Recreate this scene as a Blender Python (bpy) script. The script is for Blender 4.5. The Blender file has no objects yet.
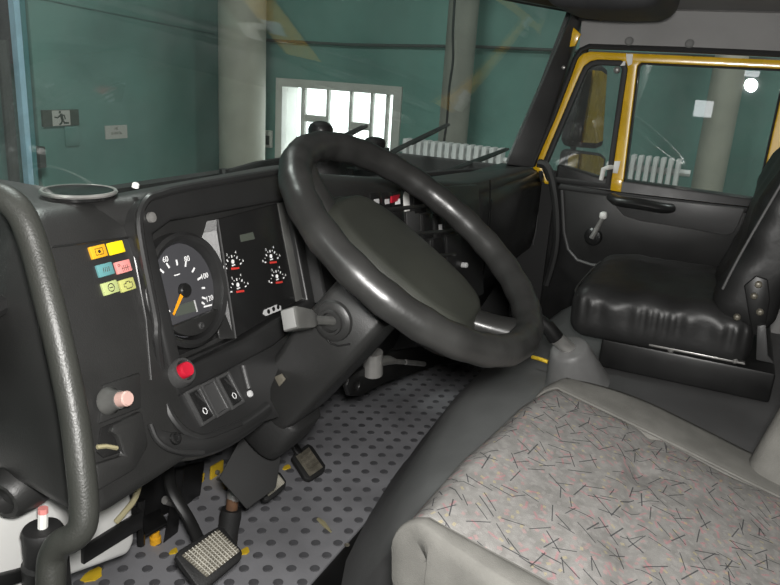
import bpy, bmesh, math, random
from mathutils import Vector, Matrix, noise
random.seed(7)
V = Vector
sc = bpy.context.scene
C = sc.collection
PI = math.pi

# ------------------------------------------------------------------ camera
FPX, CX, CY, EYE = 720.0, 390.0, 292.5, 0.98
_down = V((-0.064, 1, math.tan(math.radians(17.1)))).normalized()
_x = V((355, -192, FPX)); _x = (_x - _down*_x.dot(_down)).normalized()
_y = (-_down).cross(_x)
ROWS = (_x, _y, -_down)                       # world axes in camera coordinates (right, down, forward)
CAMPOS = V((0, 0, EYE))
right = V((_x[0], _y[0], -_down[0])); dwn = V((_x[1], _y[1], -_down[1])); fwd = V((_x[2], _y[2], -_down[2]))
cd = bpy.data.cameras.new('camera'); cam = bpy.data.objects.new('camera', cd); C.objects.link(cam)
cd.sensor_width = 36; cd.lens = 36*FPX/780; cd.clip_start = .02
mw = Matrix((right, -dwn, -fwd)).transposed().to_4x4(); mw.translation = CAMPOS
cam.matrix_world = mw
sc.camera = cam

# ------------------------------------------------------------------ light and exposure
sc.view_settings.view_transform = 'Standard'; sc.view_settings.look = 'None'
sc.view_settings.gamma = 1; sc.view_settings.use_curve_mapping = False
sc.view_settings.exposure = 0.0
w = bpy.data.worlds.new('overcast'); sc.world = w; w.use_nodes = True
bgn = w.node_tree.nodes['Background']; bgn.inputs[0].default_value = (.95, .97, 1, 1); bgn.inputs[1].default_value = 5.0
# the camera's own flash, just above and to the right of the lens
ld = bpy.data.lights.new('camera_flash', 'AREA'); ld.shape = 'DISK'; ld.size = .07; ld.energy = 25.0; ld.color = (1, .98, .95)
lo = bpy.data.objects.new('camera_flash', ld); C.objects.link(lo)
lo.matrix_world = Matrix.Translation(CAMPOS + right*.022 - dwn*.048 - fwd*.01) @ mw.to_3x3().to_4x4()
lo.rotation_euler.rotate_axis('Y', math.radians(-6))

# ------------------------------------------------------------------ pixel helpers: a direction, the distance comes from a plane
def ray(u, v):
    c = V((u-CX, v-CY, FPX)); return V((_x.dot(c), _y.dot(c), (-_down).dot(c)))
def onP(u, v, P0, n):
    r = ray(u, v); return CAMPOS + r*((V(P0)-CAMPOS).dot(n)/r.dot(n))
def onX(u, v, X): return onP(u, v, (X, 0, 0), V((1, 0, 0)))
def onY(u, v, Y): return onP(u, v, (0, Y, 0), V((0, 1, 0)))
def onZ(u, v, Z): return onP(u, v, (0, 0, Z), V((0, 0, 1)))
def atD(u, v, d): return CAMPOS + ray(u, v)*(d/FPX)

# ------------------------------------------------------------------ materials
MATS = {}
def mat(name, col, rough=.5, metal=0, bump=0, bscale=200, var=0, vscale=8, col2=None, spec=.5, coat=0, wear=None):
    m = bpy.data.materials.new(name); m.use_nodes = True; nt = m.node_tree; b = nt.nodes['Principled BSDF']
    b.inputs['Base Color'].default_value = (*col, 1); b.inputs['Roughness'].default_value = rough
    b.inputs['Metallic'].default_value = metal; b.inputs['Specular IOR Level'].default_value = spec
    b.inputs['Coat Weight'].default_value = coat; b.inputs['Coat Roughness'].default_value = .08
    tc = nt.nodes.new('ShaderNodeTexCoord')
    if var:
        n = nt.nodes.new('ShaderNodeTexNoise'); n.inputs['Scale'].default_value = vscale; n.inputs['Detail'].default_value = 5
        nt.links.new(tc.outputs['Object'], n.inputs['Vector'])
        r = nt.nodes.new('ShaderNodeValToRGB'); c2 = col2 or tuple(c*(1-var) for c in col)
        r.color_ramp.elements[0].position = .38; r.color_ramp.elements[1].position = .62
        r.color_ramp.elements[0].color = (*c2, 1); r.color_ramp.elements[1].color = (*col, 1)
        nt.links.new(n.outputs['Fac'], r.inputs['Fac']); nt.links.new(r.outputs['Color'], b.inputs['Base Color'])
        mr = nt.nodes.new('ShaderNodeMapRange'); mr.inputs['To Min'].default_value = max(.05, rough-.1); mr.inputs['To Max'].default_value = min(1, rough+.1)
        nt.links.new(n.outputs['Fac'], mr.inputs['Value']); nt.links.new(mr.outputs['Result'], b.inputs['Roughness'])
    if bump:
        n2 = nt.nodes.new('ShaderNodeTexNoise'); n2.inputs['Scale'].default_value = bscale; n2.inputs['Detail'].default_value = 3
        nt.links.new(tc.outputs['Object'], n2.inputs['Vector'])
        bp = nt.nodes.new('ShaderNodeBump'); bp.inputs['Strength'].default_value = bump; bp.inputs['Distance'].default_value = .004
        nt.links.new(n2.outputs['Fac'], bp.inputs['Height']); nt.links.new(bp.outputs['Normal'], b.inputs['Normal'])
    MATS[name] = m
    return m
mat('plastic', (.023, .023, .0225), .40, bump=.12, bscale=500, var=.25, vscale=6)
mat('plastic_smooth', (.02, .02, .02), .33, var=.2, vscale=9)
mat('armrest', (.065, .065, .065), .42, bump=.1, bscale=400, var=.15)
mat('plastic_grey', (.05, .05, .05), .42, bump=.1, bscale=500, var=.2)
mat('gloss_black', (.012, .012, .012), .25)
mat('flap', (.012, .012, .012), .8)
mat('rubber', (.015, .015, .015), .62, bump=.15, bscale=300, var=.25)
mat('wheel_skin', (.024, .024, .023), .36, bump=.15, bscale=60, var=.3, vscale=14)
mat('pad_skin', (.034, .036, .03), .36, bump=.12, bscale=600, var=.25, vscale=7)
mat('handle_skin', (.033, .034, .03), .42, bump=.15, bscale=420, var=.2)
mat('mat_rubber', (.25, .25, .265), .5, bump=.1, bscale=120, var=.25, vscale=5, col2=(.18, .18, .19))
mat('stud', (.10, .10, .107), .45, var=.3, vscale=30)
mat('cover_rubber', (.12, .12, .12), .55, bump=.1, bscale=150, var=.25, vscale=6)
mat('vinyl', (.024, .024, .024), .46, bump=.3, bscale=30, var=.2, vscale=10)
mat('boot_grey', (.16, .16, .158), .5, var=.2, vscale=14)
mat('thread', (.12, .12, .12), .7)
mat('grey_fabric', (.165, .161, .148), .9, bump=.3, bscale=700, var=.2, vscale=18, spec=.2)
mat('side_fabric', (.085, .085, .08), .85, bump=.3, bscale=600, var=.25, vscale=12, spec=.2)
mat('headliner', (.30, .295, .29), .8, bump=.1, bscale=300, var=.12, vscale=5, spec=.3)
mat('button_grey', (.17, .17, .165), .7)
mat('pod', (.05, .05, .052), .6, var=.3, vscale=8)
mat('yellow', (.78, .47, .012), .28, var=.15, vscale=10, coat=.5)
mat('yellow_matt', (.75, .5, .03), .5, var=.2, vscale=20)
mat('steel', (.5, .49, .47), .32, metal=.7, var=.25, vscale=25)
mat('worn_steel', (.24, .22, .175), .42, metal=.3, var=.45, vscale=30)
mat('tread', (.38, .36, .30), .45, var=.3, vscale=40)
mat('rust', (.16, .08, .04), .7, var=.5, vscale=40)
mat('black_metal', (.009, .009, .009), .42, var=.3, vscale=15)
mat('tank', (.72, .72, .70), .35, var=.06, vscale=5)
mat('white', (.75, .75, .72), .5)
mat('print_white', (.8, .8, .8), .6)
mat('dial', (.05, .05, .055), .55)
mat('lcd', (.075, .085, .07), .3)
mat('orange_needle', (.8, .33, .01), .5)
mat('red', (.45, .012, .03), .35)
mat('red_needle', (.6, .04, .03), .5)
mat('lamp_orange', (.75, .38, .02), .4)
mat('lamp_yellow', (.95, .68, .01), .4)
mat('lamp_teal', (.11, .28, .29), .4)
mat('lamp_pink', (.72, .27, .25), .4)
mat('lamp_green', (.42, .48, .2), .4)
mat('lamp_olive', (.45, .46, .15), .4)
mat('ink', (.03, .02, .01), .7)
mat('knob_pale', (.5, .33, .29), .4)
mat('stalk_grey', (.095, .095, .09), .4, var=.2, vscale=30)
mat('stalk_lit', (.21, .21, .205), .45)  # stalk end face: flash-lit brightness put into a lighter grey
mat('silver_label', (.5, .5, .5), .4)
mat('hose', (.3, .27, .16), .4)
mat('amber', (.8, .4, .02), .3)
mat('green_paint', (.165, .33, .29), .55, bump=.15, bscale=10, var=.22, vscale=1.7, col2=(.13, .26, .23))
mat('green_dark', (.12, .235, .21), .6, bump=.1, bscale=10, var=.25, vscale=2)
mat('blue_paint', (.5, .8, .98), .5, var=.2, vscale=6)
mat('teal_edge', (.08, .26, .27), .5)
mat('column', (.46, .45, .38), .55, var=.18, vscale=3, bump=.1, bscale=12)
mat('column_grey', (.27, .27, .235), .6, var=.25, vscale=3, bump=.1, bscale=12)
mat('concrete', (.22, .22, .2), .9, var=.3, vscale=3)
mat('pipe', (.07, .08, .075), .6)
mat('window_white', (.62, .62, .58), .5, var=.1, vscale=6)
mat('zinc', (.78, .78, .78), .38, metal=0, var=.25, vscale=5)
mat('dark_roof', (.05, .05, .05), .8)
mat('sign_green', (.05, .075, .055), .6)
mat('paper', (.55, .54, .5), .8)
mat('cable', (.01, .01, .01), .6)
mat('putty', (.8, .8, .78), .7)
mat('patch', (.3, .4, .36), .7)

def glass(name, tint, ior=1.45, dust=.04):
    """thin pane: clear transmission, mirror reflection by angle, and a film of dust"""
    m = bpy.data.materials.new(name); m.use_nodes = True; nt = m.node_tree; nt.nodes.clear(); L = nt.links
    o = nt.nodes.new('ShaderNodeOutputMaterial'); t = nt.nodes.new('ShaderNodeBsdfTransparent'); g = nt.nodes.new('ShaderNodeBsdfGlossy')
    t.inputs[0].default_value = (*tint, 1); g.inputs['Roughness'].default_value = .012
    lw = nt.nodes.new('ShaderNodeLayerWeight'); lw.inputs[0].default_value = .5
    pw = nt.nodes.new('ShaderNodeMath'); pw.operation = 'POWER'; L.new(lw.outputs['Facing'], pw.inputs[0]); pw.inputs[1].default_value = 4.5
    f = nt.nodes.new('ShaderNodeMath'); f.operation = 'MULTIPLY_ADD'; f.inputs[1].default_value = .9; f.inputs[2].default_value = ((ior-1)/(ior+1))**2; L.new(pw.outputs[0], f.inputs[0])
    mx = nt.nodes.new('ShaderNodeMixShader'); L.new(f.outputs[0], mx.inputs[0]); L.new(t.outputs[0], mx.inputs[1]); L.new(g.outputs[0], mx.inputs[2])
    d = nt.nodes.new('ShaderNodeBsdfDiffuse'); d.inputs[0].default_value = (.5, .5, .5, 1)
    tc = nt.nodes.new('ShaderNodeTexCoord'); ns = nt.nodes.new('ShaderNodeTexNoise'); ns.inputs['Scale'].default_value = 7; ns.inputs['Detail'].default_value = 6; ns.inputs['Distortion'].default_value = 1.5
    L.new(tc.outputs['Object'], ns.inputs['Vector'])
    mr = nt.nodes.new('ShaderNodeMapRange'); mr.inputs['From Min'].default_value = .3; mr.inputs['From Max'].default_value = .75; mr.inputs['To Min'].default_value = dust*.5; mr.inputs['To Max'].default_value = dust*1.6
    L.new(ns.outputs['Fac'], mr.inputs['Value'])
    m2 = nt.nodes.new('ShaderNodeMixShader'); L.new(mr.outputs['Result'], m2.inputs[0]); L.new(mx.outputs[0], m2.inputs[1]); L.new(d.outputs[0], m2.inputs[2])
    L.new(m2.outputs[0], o.inputs[0]); MATS[name] = m
glass('glass', (.93, .95, .94), 1.5, .02)
glass('glass_wind', (.93, .96, .945), 1.7, .022)
glass('glass_side', (.82, .85, .84), 1.75, .05)

def glow(name, col, s):
    m = bpy.data.materials.new(name); m.use_nodes = True; b = m.node_tree.nodes['Principled BSDF']
    b.inputs['Base Color'].default_value = (*col, 1); b.inputs['Emission Color'].default_value = (*col, 1); b.inputs['Emission Strength'].default_value = s; MATS[name] = m
glow('fill_tube', (1, 1, .95), 6)

def seat_pattern():
    m = bpy.data.materials.new('seat_pattern'); m.use_nodes = True; nt = m.node_tree; L = nt.links; N = nt.nodes; b = N['Principled BSDF']
    b.inputs['Roughness'].default_value = .9; b.inputs['Specular IOR Level'].default_value = .2
    tc = N.new('ShaderNodeTexCoord')
    sep0 = N.new('ShaderNodeSeparateXYZ'); L.new(tc.outputs['Object'], sep0.inputs[0])
    cmb0 = N.new('ShaderNodeCombineXYZ'); L.new(sep0.outputs['X'], cmb0.inputs['X']); L.new(sep0.outputs['Y'], cmb0.inputs['Y'])
    def math_(op, a, bb=None):
        n = N.new('ShaderNodeMath'); n.operation = op
        for i, q in enumerate((a, bb)):
            if q is None: continue
            if isinstance(q, (int, float)): n.inputs[i].default_value = q
            else: L.new(q, n.inputs[i])
        return n.outputs[0]
    def strokes(scale, off, halfw, halfl, density):
        a = N.new('ShaderNodeVectorMath'); a.operation = 'MULTIPLY_ADD'; L.new(cmb0.outputs[0], a.inputs[0]); a.inputs[1].default_value = (scale,)*3; a.inputs[2].default_value = (off, off*.7, 0)
        vo = N.new('ShaderNodeTexVoronoi'); vo.voronoi_dimensions = '2D'; vo.inputs['Scale'].default_value = 1; L.new(a.outputs[0], vo.inputs['Vector'])
        d = N.new('ShaderNodeVectorMath'); d.operation = 'SUBTRACT'; L.new(a.outputs[0], d.inputs[0]); L.new(vo.outputs['Position'], d.inputs[1])
        sc_ = N.new('ShaderNodeSeparateXYZ'); L.new(vo.outputs['Color'], sc_.inputs[0])
        ro = N.new('ShaderNodeVectorRotate'); ro.rotation_type = 'Z_AXIS'; L.new(d.outputs[0], ro.inputs['Vector']); L.new(math_('MULTIPLY', sc_.outputs['X'], 6.28), ro.inputs['Angle'])
        s2 = N.new('ShaderNodeSeparateXYZ'); L.new(ro.outputs[0], s2.inputs[0])
        mk = math_('MULTIPLY', math_('LESS_THAN', math_('ABSOLUTE', s2.outputs['X']), halfw), math_('LESS_THAN', math_('ABSOLUTE', s2.outputs['Y']), halfl))
        return math_('MULTIPLY', mk, math_('LESS_THAN', sc_.outputs['Y'], density))
    ns = N.new('ShaderNodeTexNoise'); ns.inputs['Scale'].default_value = 60; ns.inputs['Detail'].default_value = 6; L.new(tc.outputs['Object'], ns.inputs['Vector'])
    base = N.new('ShaderNodeValToRGB'); base.color_ramp.elements[0].color = (.175, .170, .161, 1); base.color_ramp.elements[1].color = (.235, .229, .218, 1)
    base.color_ramp.elements[0].position = .35; base.color_ramp.elements[1].position = .65; L.new(ns.outputs['Fac'], base.inputs['Fac'])
    cur = base.outputs['Color']
    def over(mask, col, k=1):
        nonlocal cur
        mx = N.new('ShaderNodeMix'); mx.data_type = 'RGBA'; L.new(math_('MULTIPLY', mask, k), mx.inputs['Factor']); L.new(cur, mx.inputs['A']); mx.inputs['B'].default_value = (*col, 1); cur = mx.outputs['Result']
    for i in range(2): over(strokes(75, 3.1+i*7, .16, .3, .5), (.26, .25, .24), .5)
    over(strokes(70, 11.3, .16, .22, .35), (.38, .2, .2), .4)
    over(strokes(52, 21.3, .08, .35, .4), (.38, .14, .16), .45)
    over(strokes(72, 31.9, .14, .2, .25), (.36, .30, .16), .5)
    for i in range(3): over(strokes(31-3*i, 41.7+i*5.3, .021, .46, .6), (.035, .035, .04), .85)
    L.new(cur, b.inputs['Base Color'])
    n2 = N.new('ShaderNodeTexNoise'); n2.inputs['Scale'].default_value = 700; L.new(tc.outputs['Object'], n2.inputs['Vector'])
    bp = N.new('ShaderNodeBump'); bp.inputs['Strength'].default_value = .3; bp.inputs['Distance'].default_value = .003; L.new(n2.outputs['Fac'], bp.inputs['Height']); L.new(bp.outputs['Normal'], b.inputs['Normal'])
    MATS['seat_pattern'] = m
seat_pattern()

# ------------------------------------------------------------------ mesh helpers
class MB:
    def __init__(s): s.v = []; s.f = []
    def add(s, vs, fs):
        o = len(s.v); s.v += [V(p) for p in vs]; s.f += [tuple(i+o for i in f) for f in fs]; return s
    def box(s, c, h, rot=None):
        c = V(c); pts = [V((x*h[0], y*h[1], z*h[2])) for x in (-1, 1) for y in (-1, 1) for z in (-1, 1)]
        if rot: pts = [rot @ p for p in pts]
        return s.add([c+p for p in pts], [(0, 1, 3, 2), (4, 6, 7, 5), (0, 4, 5, 1), (2, 3, 7, 6), (0, 2, 6, 4), (1, 5, 7, 3)])
    def loft(s, rings, cap=True, close=False):
        n = len(rings[0]); vs = [p for r in rings for p in r]; fs = []
        m = len(rings)
        for i in range(m if close else m-1):
            j = (i+1) % m
            for k in range(n): fs.append((i*n+k, i*n+(k+1) % n, j*n+(k+1) % n, j*n+k))
        if cap and not close: fs += [tuple(range(n))[::-1], tuple((m-1)*n+k for k in range(n))]
        return s.add(vs, fs)
    def tube(s, path, r, seg=10, close=False, cap=True, flat=1.0):
        path = [V(p) for p in path]; n = len(path)
        rs = r if isinstance(r, (list, tuple)) else [r]*n
        t0 = (path[1]-path[0]).normalized(); up = V((0, 0, 1)) if abs(t0.z) < .9 else V((1, 0, 0))
        a = t0.cross(up).normalized(); rings = []
        for i in range(n):
            if close: t = (path[(i+1) % n]-path[i-1]).normalized()
            else: t = (path[min(i+1, n-1)]-path[max(i-1, 0)]).normalized()
            a = (a - t*a.dot(t)).normalized(); b = t.cross(a)
            rings.append([path[i]+(a*math.cos(q)+b*math.sin(q)*flat)*rs[i] for q in (2*PI*k/seg for k in range(seg))])
        return s.loft(rings, cap, close)
    def lathe(s, o, ax, prof, seg=24):
        o = V(o); ax = V(ax).normalized(); up = V((0, 0, 1)) if abs(ax.z) < .9 else V((1, 0, 0)); a = ax.cross(up).normalized(); b = ax.cross(a)
        rings = [[o+ax*h+(a*math.cos(q)+b*math.sin(q))*max(r, 1e-5) for q in (2*PI*k/seg for k in range(seg))] for r, h in prof]
        return s.loft(rings)
    def prism(s, pts, n, d):
        pts = [V(p) for p in pts]; n = V(n).normalized()
        return s.loft([[p-n*d for p in pts], pts])
    def build(s, name, m, parent=None, bevel=0, seg=2, smooth=35, label=None, flat=False):
        me = bpy.data.meshes.new(name); base = V((0, 0, 0))
        if parent is not None:
            q = parent
            while q is not None: base = base + q.location; q = q.parent
        else:
            xs = [p.x for p in s.v]; ys = [p.y for p in s.v]; zs = [p.z for p in s.v]
            base = V(((min(xs)+max(xs))/2, (min(ys)+max(ys))/2, min(zs)))
        me.from_pydata([tuple(p-base) for p in s.v], [], s.f)
        bm = bmesh.new(); bm.from_mesh(me); bmesh.ops.recalc_face_normals(bm, faces=bm.faces)
        if bevel:
            es = [e for e in bm.edges if len(e.link_faces) == 2 and e.calc_face_angle(0) > .5]
            bmesh.ops.bevel(bm, geom=es, offset=bevel, segments=seg, profile=.5, affect='EDGES', clamp_overlap=True)
        bm.to_mesh(me); bm.free()
        if not flat:
            me.shade_smooth(); me.set_sharp_from_angle(angle=math.radians(smooth))
        me.materials.append(MATS[m])
        o = bpy.data.objects.new(name, me); C.objects.link(o)
        if parent is not None: o.parent = parent
        else: o.location = base
        if label: o['label'] = label
        return o

def thing(name, label, cat, loc=(0, 0, 0), group=None):
    o = bpy.data.objects.new(name, None); C.objects.link(o); o.location = loc; o.empty_display_size = .05
    o['label'] = label; o['category'] = cat
    if group: o['group'] = group
    return o
def tag(o, label, cat, group=None):
    o['label'] = label; o['category'] = cat
    if group: o['group'] = group
    return o
def struct(o, label=None):
    o['kind'] = 'structure'
    if label: o['label'] = label
    return o
def spline(pts, n=8):
    pts = [V(p) for p in pts]; out = []
    for i in range(len(pts)-1):
        p0 = pts[max(i-1, 0)]; p1 = pts[i]; p2 = pts[i+1]; p3 = pts[min(i+2, len(pts)-1)]
        for k in range(n):
            t = k/n; out.append(.5*((2*p1)+(p2-p0)*t+(2*p0-5*p1+4*p2-p3)*t*t+(3*p1-p0-3*p2+p3)*t**3))
    return out+[pts[-1]]
def rbox(c, h, r, div, fn=None, rot=None):
    """rounded padded box: c centre, h half size, r radius, div cells on each axis, fn deforms local points"""
    c = V(c); mb = MB(); idx = {}
    def pt(i, j, k):
        if (i, j, k) not in idx:
            p = V((h[0]*(2*i/div[0]-1), h[1]*(2*j/div[1]-1), h[2]*(2*k/div[2]-1)))
            q = V([max(-(h[a]-r), min(h[a]-r, p[a])) for a in range(3)]); d = p-q
            if d.length > 1e-9: p = q+d.normalized()*r
            if fn: p = fn(p)
            if rot: p = rot @ p
            idx[(i, j, k)] = len(mb.v); mb.v.append(c+p)
        return idx[(i, j, k)]
    for a in range(3):
        b, cc = (a+1) % 3, (a+2) % 3
        for s in (0, div[a]):
            for i in range(div[b]):
                for j in range(div[cc]):
                    q = []
                    for di, dj in ((0, 0), (1, 0), (1, 1), (0, 1)):
                        t = [0, 0, 0]; t[a] = s; t[b] = i+di; t[cc] = j+dj; q.append(pt(*t))
                    mb.f.append(tuple(q))
    return mb
def sheet(rows, th, n=None):
    """a grid of points given thickness th along n (or its own normals)"""
    R, K = len(rows), len(rows[0]); mb = MB(); g = [[V(p) for p in r] for r in rows]
    def nor(i, j):
        if n is not None: return V(n)
        a = g[min(i+1, R-1)][j]-g[max(i-1, 0)][j]; b = g[i][min(j+1, K-1)]-g[i][max(j-1, 0)]; return a.cross(b).normalized()
    top = [p for r in g for p in r]; bot = [g[i][j]-nor(i, j)*th for i in range(R) for j in range(K)]
    fs = []; o = R*K
    for i in range(R-1):
        for j in range(K-1):
            a, b, c_, d = i*K+j, i*K+j+1, (i+1)*K+j+1, (i+1)*K+j
            fs += [(a, b, c_, d), (o+d, o+c_, o+b, o+a)]
    for i in range(R-1):
        for j in (0, K-1): a, b = i*K+j, (i+1)*K+j; fs.append((a, b, o+b, o+a))
    for j in range(K-1):
        for i in (0, R-1): a, b = i*K+j, i*K+j+1; fs.append((a, b, o+b, o+a))
    return mb.add(top+bot, fs)
def holed(outer, holes, n, d, front_offset=0):
    """planar polygon with holes, extruded by d behind its face"""
    n = V(n).normalized(); bm = bmesh.new(); es = []
    for loop in [outer]+holes:
        vs = [bm.verts.new(V(p)+n*front_offset) for p in loop]
        es += [bm.edges.new((vs[i], vs[(i+1) % len(vs)])) for i in range(len(vs))]
    bmesh.ops.triangle_fill(bm, use_beauty=True, use_dissolve=False, edges=es, normal=n)
    ex = bmesh.ops.extrude_face_region(bm, geom=list(bm.faces))
    bmesh.ops.translate(bm, vec=-n*d, verts=[g for g in ex['geom'] if isinstance(g, bmesh.types.BMVert)])
    bm.verts.index_update(); mb = MB(); mb.add([v.co for v in bm.verts], [[v.index for v in f.verts] for f in bm.faces]); bm.free(); return mb
def text(name, body, P, ex, ey, size, m, parent, depth=.0004):
    """flat printed lettering as mesh, at P, along ex and ey"""
    cu = bpy.data.curves.new(name, 'FONT'); cu.body = body; cu.size = size; cu.align_x = 'CENTER'; cu.align_y = 'CENTER'; cu.extrude = depth/2
    cu.resolution_u = 3
    o = bpy.data.objects.new(name+'_tmp', cu); C.objects.link(o)
    me = bpy.data.meshes.new_from_object(o.evaluated_get(bpy.context.evaluated_depsgraph_get())); C.objects.unlink(o); bpy.data.objects.remove(o)
    ex = V(ex).normalized(); ey = V(ey).normalized(); ez = ex.cross(ey)
    base = V((0, 0, 0)); q = parent
    while q is not None: base = base+q.location; q = q.parent
    me.transform(Matrix.Translation(V(P)-base) @ Matrix((ex, ey, ez)).transposed().to_4x4())
    me.materials.clear(); me.materials.append(MATS[m]); me.name = name
    ob = bpy.data.objects.new(name, me); C.objects.link(ob); ob.parent = parent; return ob
def arc(c, a, b, r, t0, t1, n): return [V(c)+(V(a)*math.cos(t)+V(b)*math.sin(t))*r for t in (t0+(t1-t0)*k/n for k in range(n+1))]

# ================================================================== THE GARAGE AROUND THE TRUCK
GZ, ROOFZ, XS, YF, XL, YB = -1.3, 3.3, 5.5, 4.3, -8.0, -5.0
def wall_with_hole(axis, pos, th, a0, a1, z0, z1, holes):
    """wall in the plane axis=pos with rectangular holes (a0,a1,z0,z1), th behind it"""
    def P(a, z): return V((pos, a, z)) if axis == 'x' else V((a, pos, z))
    n = V((-1, 0, 0)) if axis == 'x' else V((0, -1, 0))
    if th < 0: n = -n
    return holed([P(a0, z0), P(a1, z0), P(a1, z1), P(a0, z1)], [[P(h[0], h[2]), P(h[1], h[2]), P(h[1], h[3]), P(h[0], h[3])] for h in holes], n, abs(th))
WY0, WY1, WZ0, WZ1 = 2.56, 3.70, -.05, .845
struct(wall_with_hole('x', XS, .25, YB, YF, GZ, ROOFZ, [(WY0, WY1, WZ0, WZ1)]).build('wall_right', 'green_paint', flat=True), 'green painted garage wall with the bright window')
struct(MB().box(((XL+XS)/2, YF+.12, (GZ+ROOFZ)/2), ((XS-XL)/2, .12, (ROOFZ-GZ)/2)).build('wall_front', 'green_dark', flat=True), 'green garage wall ahead of the windshield')
# the small far windows behind the camera, whose glow shows in the passenger window
XMIR = 2*2.452-XL
holes = []
for u0, u1, v0, v1 in ((695, 711, 100, 118), (745, 759, 70, 77)):
    a = onX(u0, v0, XMIR); b = onX(u1, v1, XMIR); holes.append((min(a.y, b.y), max(a.y, b.y), min(a.z, b.z), max(a.z, b.z)))
struct(wall_with_hole('x', XL, -.2, YB, YF, GZ, ROOFZ, holes).build('wall_left', 'green_dark', flat=True), 'green garage wall behind the open driver side')
struct(MB().box(((XL+XS)/2, YB-.1, (GZ+ROOFZ)/2), ((XS-XL)/2, .1, (ROOFZ-GZ)/2)).build('wall_back', 'green_dark', flat=True), 'green garage wall behind the truck')
struct(MB().box(((XL+XS)/2, (YB+YF)/2, ROOFZ+.06), ((XS-XL)/2, (YF-YB)/2, .06)).build('ceiling', 'dark_roof', flat=True), 'dark garage roof')
struct(MB().box(((XL+XS)/2, (YB+YF)/2, GZ-.06), ((XS-XL)/2, (YF-YB)/2, .06)).build('floor', 'concrete', flat=True), 'concrete garage floor')
# unseen fill lamps added under the garage roof to brighten the walls
for i, (x, y, words, watt) in enumerate(((1.6, 1.8, 'ahead of the windshield', 105), (3.8, -1.3, 'outside the passenger door', 60), (-2.5, .5, 'beside the open driver door', 40), (-5.5, 0, 'nearest the far left wall', 40))):
    t = thing('fill_lamp', 'unseen ceiling lamp added as fill light '+words, 'lamp', (x, y, ROOFZ-.12), 'added fill lamps under the garage roof')
    MB().box((x, y, ROOFZ-.03), (.09, .65, .03)).build('housing', 'window_white', t, bevel=.01)
    for s in (-1, 1): MB().tube([(x+s*.045, y-.6, ROOFZ-.085), (x+s*.045, y+.6, ROOFZ-.085)], .016, 8).build('tube', 'fill_tube', t)
    for s in (-1, 1): MB().box((x, y+s*.62, ROOFZ-.085), (.075, .012, .03)).build('lamp_holder', 'window_white', t)
    la = bpy.data.lights.new('fill_light', 'AREA'); la.shape = 'RECTANGLE'; la.size = .12; la.size_y = 1.2; la.energy = watt; la.color = (.97, 1, .97)
    q = bpy.data.objects.new('fill_light', la); C.objects.link(q); q.parent = t; q.location = (0, 0, -.0)

# the bright window
win = thing('window_1', 'white framed garage window with bright daylight behind its bars', 'window', (XS, (WY0+WY1)/2, WZ0)); del win['category']; win['kind'] = 'structure'
fr = 0.055
holed([V((XS-.02, a, b)) for a, b in ((WY0-fr, WZ0-fr), (WY1+fr*.3, WZ0-fr), (WY1+fr*.3, WZ1+fr*.35), (WY0-fr, WZ1+fr*.35))],
      [[V((XS-.02, a, b)) for a, b in ((WY0+.02, WZ0+.02), (WY1-.05, WZ0+.02), (WY1-.05, WZ1-.05), (WY0+.02, WZ1-.05))]], V((-1, 0, 0)), .26).build('window_frame', 'window_white', win, flat=True)
xs_bar = XS+.05
ym = [onX(u, 105, xs_bar).y for u in (304, 328.5, 351.5, 372.5, 388)]
for i, yy in enumerate(ym): MB().box((xs_bar, yy, (WZ0+WZ1)/2), (.02, .021 if i == 0 else .014, (WZ1-WZ0)/2-.02)).build('mullion', 'window_white', win, bevel=.004)
for (a, b, v) in ((ym[0], ym[1], 121), (ym[2], ym[3], 124)):
    z = onX(338, v, xs_bar).z
    MB().box((xs_bar, (a+b)/2, z), (.018, abs(a-b)/2, .03)).build('transom', 'window_white', win, bevel=.004)
edges = [WY1-.05]+ym+[WY0+.02]
for i in range(len(edges)-1): MB().box((xs_bar+.008, (edges[i]+edges[i+1])/2, (WZ0+WZ1)/2), (.002, abs(edges[i]-edges[i+1])/2, (WZ1-WZ0)/2-.03)).build('pane', 'glass', win, flat=True)

# columns
def column(u0, u1, vv, X, label, m='column'):
    a, b = onX(u0, vv, X), onX(u1, vv, X); r = abs(a.y-b.y)/2*.93; c = (a+b)/2
    return tag(MB().lathe((c.x, c.y, GZ), (0, 0, 1), [(r, 0), (r, 2.2), (r*.99, ROOFZ-GZ)], 28).build('column', m), label, 'column', 'round columns along the garage wall'), c, r
column(222, 263, 90, 5.15, 'cream round column in the corner left of the bright window')
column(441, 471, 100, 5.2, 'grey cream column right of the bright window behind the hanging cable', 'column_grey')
column(700, 736, 130, 5.2, 'cream column seen through the passenger window')
# conduit along the wall, the hanging cable, socket on the wall
tag(MB().tube([(XS-.03, 3.9, 1.17), (XS-.03, 3.0, 1.165), (XS-.03, 1.9, 1.195), (XS-.03, -.5, 1.2)], .012, 8).build('conduit_pipe', 'pipe'), 'dark conduit pipe running along the green wall above the window', 'pipe')
_ct = onX(456, -20, 4.85)
tag(MB().tube([V((4.85, _ct.y, ROOFZ))]+spline([onX(u, v, 4.85) for u, v in ((456, -20), (453, 30), (453, 60), (449, 90), (447, 120), (443, 150), (440, 190))]), .009, 6).build('hanging_cable', 'cable'), 'thin black cable hanging in front of the grey column', 'cable')
s0 = onX(269, 139, XS-.03); t = thing('wall_socket', 'small white wall switch between corner column and window', 'switch', (XS, s0.y, s0.z-.06))
MB().box(s0, (.02, .03, .075)).build('plate', 'window_white', t, bevel=.006); MB().box(s0-V((.022, 0, .01)), (.006, .018, .04)).build('rocker', 'pipe', t, bevel=.003)
# dark band standing in for shading on the upper wall
tag(MB().box((XS-.03, .5, 2.6), (.05, 4.0, .12)).build('wall_shade_band', 'dark_roof'), 'dark band standing in for shade high along the garage wall', 'beam')

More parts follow.
